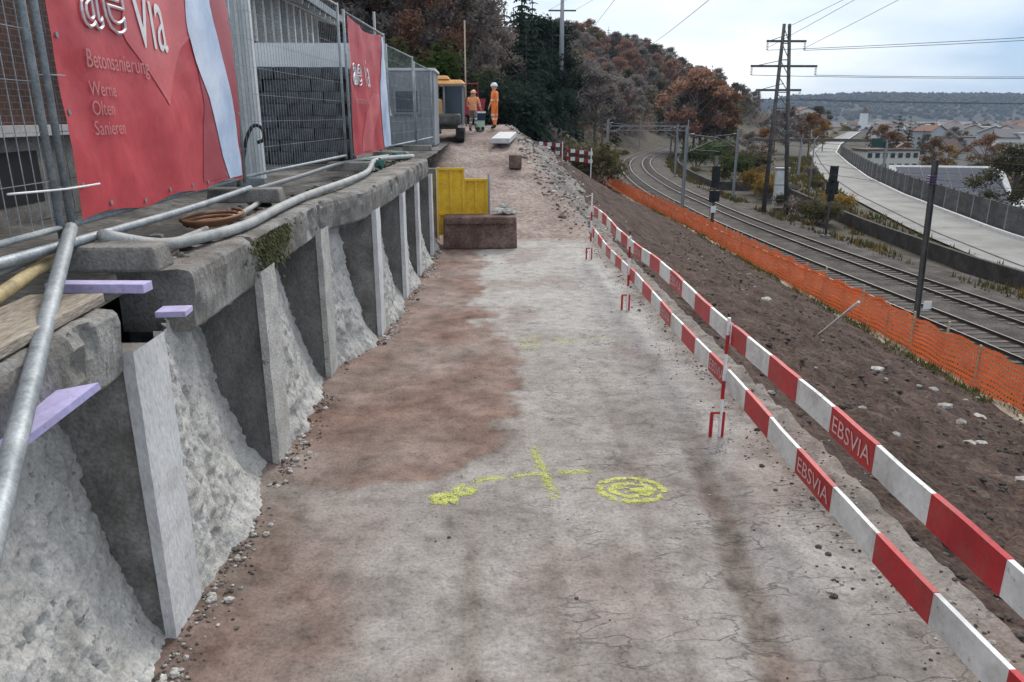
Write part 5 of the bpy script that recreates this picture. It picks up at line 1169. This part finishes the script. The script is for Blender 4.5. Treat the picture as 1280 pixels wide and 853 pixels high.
# ------------------------------------------------------------------ town
HW = [flat('house_wall_%d' % i, c, .8, fine=.06) for i, c in enumerate([(.7, .69, .66), (.6, .57, .5), (.5, .47, .42), (.72, .72, .72), (.42, .42, .43)])]
HR = [flat('house_roof_%d' % i, c, .85, fine=.15) for i, c in enumerate([(.16, .075, .05), (.11, .07, .06), (.14, .135, .14), (.09, .085, .09)])]
def house_mesh(w, d, h, rh, wins=True):
    a = MB(); a.box((0, 0, h/2), (w, d, h)); a.prism([(-w/2, h), (w/2, h), (0, h+rh*.96)], 'y', -d/2+.05, d/2-.05)
    r = MB(); t = .25; ov = .6
    r.prism([(-w/2-ov, h-.25), (0, h+rh), (w/2+ov, h-.25), (w/2+ov, h), (0, h+rh+t), (-w/2-ov, h)], 'y', -d/2-ov, d/2+ov)
    wn = MB()
    for fl in range(int(h/2.8)):
        for k in range(int(w/2.6)):
            x = -w/2+1.3+k*2.6; wn.box((x, -d/2-.02, 1.5+fl*2.8), (1.1, .1, 1.3))
        for k in range(int(d/2.8)):
            y = -d/2+1.4+k*2.8; wn.box((-w/2-.02, y, 1.5+fl*2.8), (.1, 1.1, 1.3))
    return a, r, wn
HP = []
for (w, d, h, rh) in [(10, 12, 6, 3.5), (12, 10, 8.5, 3.5), (14, 11, 11, 3), (9, 9, 5.6, 4)]:
    a, r, wn = house_mesh(w, d, h, rh); HP.append((a.mesh('wall', HW[0]), r.mesh('roof', HR[0]), wn.mesh('windows', M['glass'])))
random.seed(9); used = []
wn_names = ['white', 'cream', 'beige', 'bright white', 'grey']; rn_names = ['red brown', 'dark brown', 'grey', 'dark grey']
for i in range(230):
    d = random.uniform(250, 1350); px = random.uniform(960, 1340); x = spot(px, d)
    if d < 330 and px < 1060: continue
    if d < 540 and abs(x-rdx(d)) < 16: continue
    if any(math.hypot(x-a, d-b) < 19 for a, b in used): continue
    used.append((x, d)); z = Zg(x, d) if d < 480 and x < 320 else -16.4
    p = random.choice(HP); wi = random.randrange(5); ri = random.randrange(4)
    t = thing('house', f'small {wn_names[wi]} house with {rn_names[ri]} roof in the valley town', 'house', (x, d, z-.3), random.uniform(-.6, .6)+random.choice((0, 1.57)), f'{wn_names[wi]} houses with {rn_names[ri]} roofs in the valley town')
    for nm, me_, m_ in (('wall', p[0], HW[wi]), ('roof', p[1], HR[ri])):
        o = link(nm, me_, t); o.material_slots[0].link = 'OBJECT'; o.material_slots[0].material = m_
    o = link('window', p[2], t); o['kind'] = 'stuff'
def hall(x, y, w, d, h, wall_, roof_, label, z=-16.4, rows=0, cols=0):
    t = thing('hall', label, 'building', (x, y, z)); m = MB(); m.box((0, 0, h/2), (w, d, h)); part('wall', m, wall_, t)
    m = MB(); m.box((0, 0, h+.2), (w+.8, d+.8, .5)); part('roof', m, roof_, t)
    if rows:
        for r_ in range(rows):
            for c_ in range(cols):
                m = MB(); m.box((-w/2+w*(c_+.5)/cols, -d/2-.03, h*(r_+.55)/rows), (w/cols*.62, .12, h/rows*.5)); f_ = part('window', m, M['mast_light'], t)
                m = MB(); m.box((-w/2+w*(c_+.5)/cols, -d/2-.10, h*(r_+.55)/rows), (w/cols*.54, .06, h/rows*.42)); part('pane', m, M['glass'], f_)
    return t
hall(spot(1284, 300), 300, 16, 14, 12.5, HW[3], M['roof_pale'], 'tall white apartment block with dark windows at the right edge', rows=4, cols=5)
hall(spot(1200, 1250), 1250, 190, 40, 9, M['clad'], M['roof_pale'], 'very long pale industrial hall below the far hill')
hall(spot(1150, 900), 900, 60, 30, 9, M['clad'], M['roof_pale'], 'pale industrial hall left of the long one')
hall(spot(1245, 760), 760, 50, 25, 10, HW[3], M['roof_pale'], 'white flat roofed hall in the middle of the town')
hall(spot(1222, 500), 500, 26, 16, 12, HW[3], M['roof_pale'], 'white flat roofed block above the orange tree')
hall(spot(1188, 420), 420, 24, 16, 8, HW[4], HR[3], 'grey flat roofed block in the middle of the town')
hall(spot(1100, 240), 240, 17, 9, 6.5, HW[1], HR[1], 'low cream row building beside the dark conifers', z=Zg(spot(1100, 240), 240)-.3 if False else -14, rows=2, cols=7)
ct = thing('church', 'small white church tower with pointed roof in the far town', 'church', (spot(1067, 800), 800, -16.4))
m = MB(); m.box((0, 0, 11), (6, 6, 22)); part('tower', m, HW[3], ct); m = MB(); m.add([(-3.4, -3.4, 22), (3.4, -3.4, 22), (3.4, 3.4, 22), (-3.4, 3.4, 22), (0, 0, 29)], [(0, 1, 4), (1, 2, 4), (2, 3, 4), (3, 0, 4)]); part('spire', m, HR[1], ct)
m = MB(); m.box((11, 4, 5), (18, 9, 10)); part('nave', m, HW[3], ct)
sb = thing('solar_building', 'long hall with a dark solar panel roof and white gable beyond the barrier', 'building', (76, 124, -14.9), R(14))
wl = MB(); wl.prism([(-8.5, 0), (8.5, 0), (8.5, 4.4), (0, 9.4), (-8.5, 4.4)], 'y', -8, 8); part('wall', wl, HW[3], sb)
rf = MB(); rf.prism([(-9.3, 3.95), (0, 9.5), (9.3, 3.95), (9.3, 4.35), (0, 9.9), (-9.3, 4.35)], 'y', -8.6, 8.6); rf_ = part('roof', rf, M['roof_pale'], sb)
nrm = Vector((-5.55, 0, 9.3)).normalized()
for sgn in (-1, 1):
    for r_ in range(5):
        for c_ in range(8):
            u0 = .08+r_*.175; A = Vector((sgn*9.3*(1-u0), 0, 4.35+5.55*u0)); B = Vector((sgn*9.3*(1-u0-.16), 0, 4.35+5.55*(u0+.16)))
            up = Vector((sgn*5.55, 0, 9.3)).normalized()*.08; y0 = -7.6+c_*1.9; y1 = y0+1.82
            m = MB(); vs = [A+up+Vector((0, y0, 0)), A+up+Vector((0, y1, 0)), B+up+Vector((0, y1, 0)), B+up+Vector((0, y0, 0))]; lo = [v-up*.7 for v in vs]
            m.add(vs+lo, [(0, 1, 2, 3), (7, 6, 5, 4), (0, 4, 5, 1), (1, 5, 6, 2), (2, 6, 7, 3), (3, 7, 4, 0)]); part('solar_panel', m, M['solar'], rf_)
sb.rotation_euler = (0, 0, R(75)); 
hall(88, 118, 20, 12, 5.5, HW[1], M['roof_pale'], 'low pale roofed workshop right of the solar roof', z=-16.2)
hall(66, 132, 6, 8, 9, HW[3], M['roof_pale'], 'white flat gable block left of the solar roof', z=-16.2)

# ------------------------------------------------------------------ far hills with woods
def ridge(name, y, x0, x1, pts, depth, label, seed):
    m = MB(); n = 150
    def g(u, v):
        x = lerp(x0, x1, u); h = interp(x, [p[0] for p in pts], [p[1] for p in pts]); b = math.sin(math.pi*min(1, v*1.0)*.5)
        return (x, y+(v-.0)*depth, -17+(h+17+6*fbm(x*.004, seed)+3*fbm(x*.02, seed, 4, 5))*b+v*2.5*fbm(x*.03, v*6, seed))
    m.grid(n, 24, g); return struct(name, m, M['farwood'], label, smooth=False)
ridge('far_hill', 2300, 900, 3600, [(900, -14), (1060, 10), (1130, 52), (1250, 74), (1500, 82), (1800, 80), (2200, 78), (3600, 60)], 900, 'dark wooded hill across the valley', 3)
ridge('farther_hill', 4600, -400, 6000, [(-400, 90), (1500, 78), (2300, 72), (3000, 84), (6000, 90)], 1200, 'pale distant ridge on the horizon', 7)
rnd = random.Random(14); m = MB()
for i in range(2600):
    x = rnd.uniform(1050, 2600); v = rnd.random()**.7; y = 2300+v*900; h = interp(x, [900, 1060, 1130, 1250, 1500, 1800, 2200, 3600], [-14, 10, 52, 74, 82, 80, 78, 60])
    z = -17+(h+17+6*fbm(x*.004, 3)+3*fbm(x*.02, 3, 4, 5))*math.sin(math.pi*.5*v); r = rnd.uniform(6, 12)
    m.ico((x, y, z+r*.3), r, m=rnd.choice((0, 0, 1, 2)), sq=(1, 1, 1.1), rnd=rnd)
solo('far_wood', m, [M['farwood']]*3, 'mass of trees covering the far hill across the valley', 'wood', kind='stuff')
rnd = random.Random(15); m = MB()                                # undergrowth filling the wooded hill
for i in range(3800):
    d = 45+435*rnd.random()**1.25; x = rnd.uniform(-.32, .32)*d+ (0 if d < 200 else .08*d); xp = x-shift(d)
    if xp > 9.5 or (d < 60 and not (x < -3.5 and d > 45)): continue
    z = Zg(x, d); r = rnd.uniform(.8, 2.4)*(1+d/300)
    leaves(m, (x, d, z+r*.4), (r, r, r*.7), 34, .2+d/900, rnd, rnd.choice((0, 0, 1, 2)), .3)
solo('undergrowth', m, [F['purple'], F['olive'], F['rust']], 'brown undergrowth filling the wooded hillside', 'undergrowth', kind='stuff')

# ------------------------------------------------------------------ haze
m = MB(); m.box((2200, 3300, 50), (7600, 7800, 136)); hz = m.mesh('haze', [])
hm = bpy.data.materials.new('haze_air'); hm.use_nodes = True; n = hm.node_tree.nodes; n.clear()
o_ = n.new('ShaderNodeOutputMaterial'); pv = n.new('ShaderNodeVolumePrincipled'); pv.inputs['Color'].default_value = (.62, .76, .98, 1); pv.inputs['Density'].default_value = .00008; pv.inputs['Anisotropy'].default_value = .2
hm.node_tree.links.new(pv.outputs[0], o_.inputs['Volume']); hz.materials.append(hm)
tag(link('haze', hz), 'thin pale haze filling the valley air', kind='stuff')
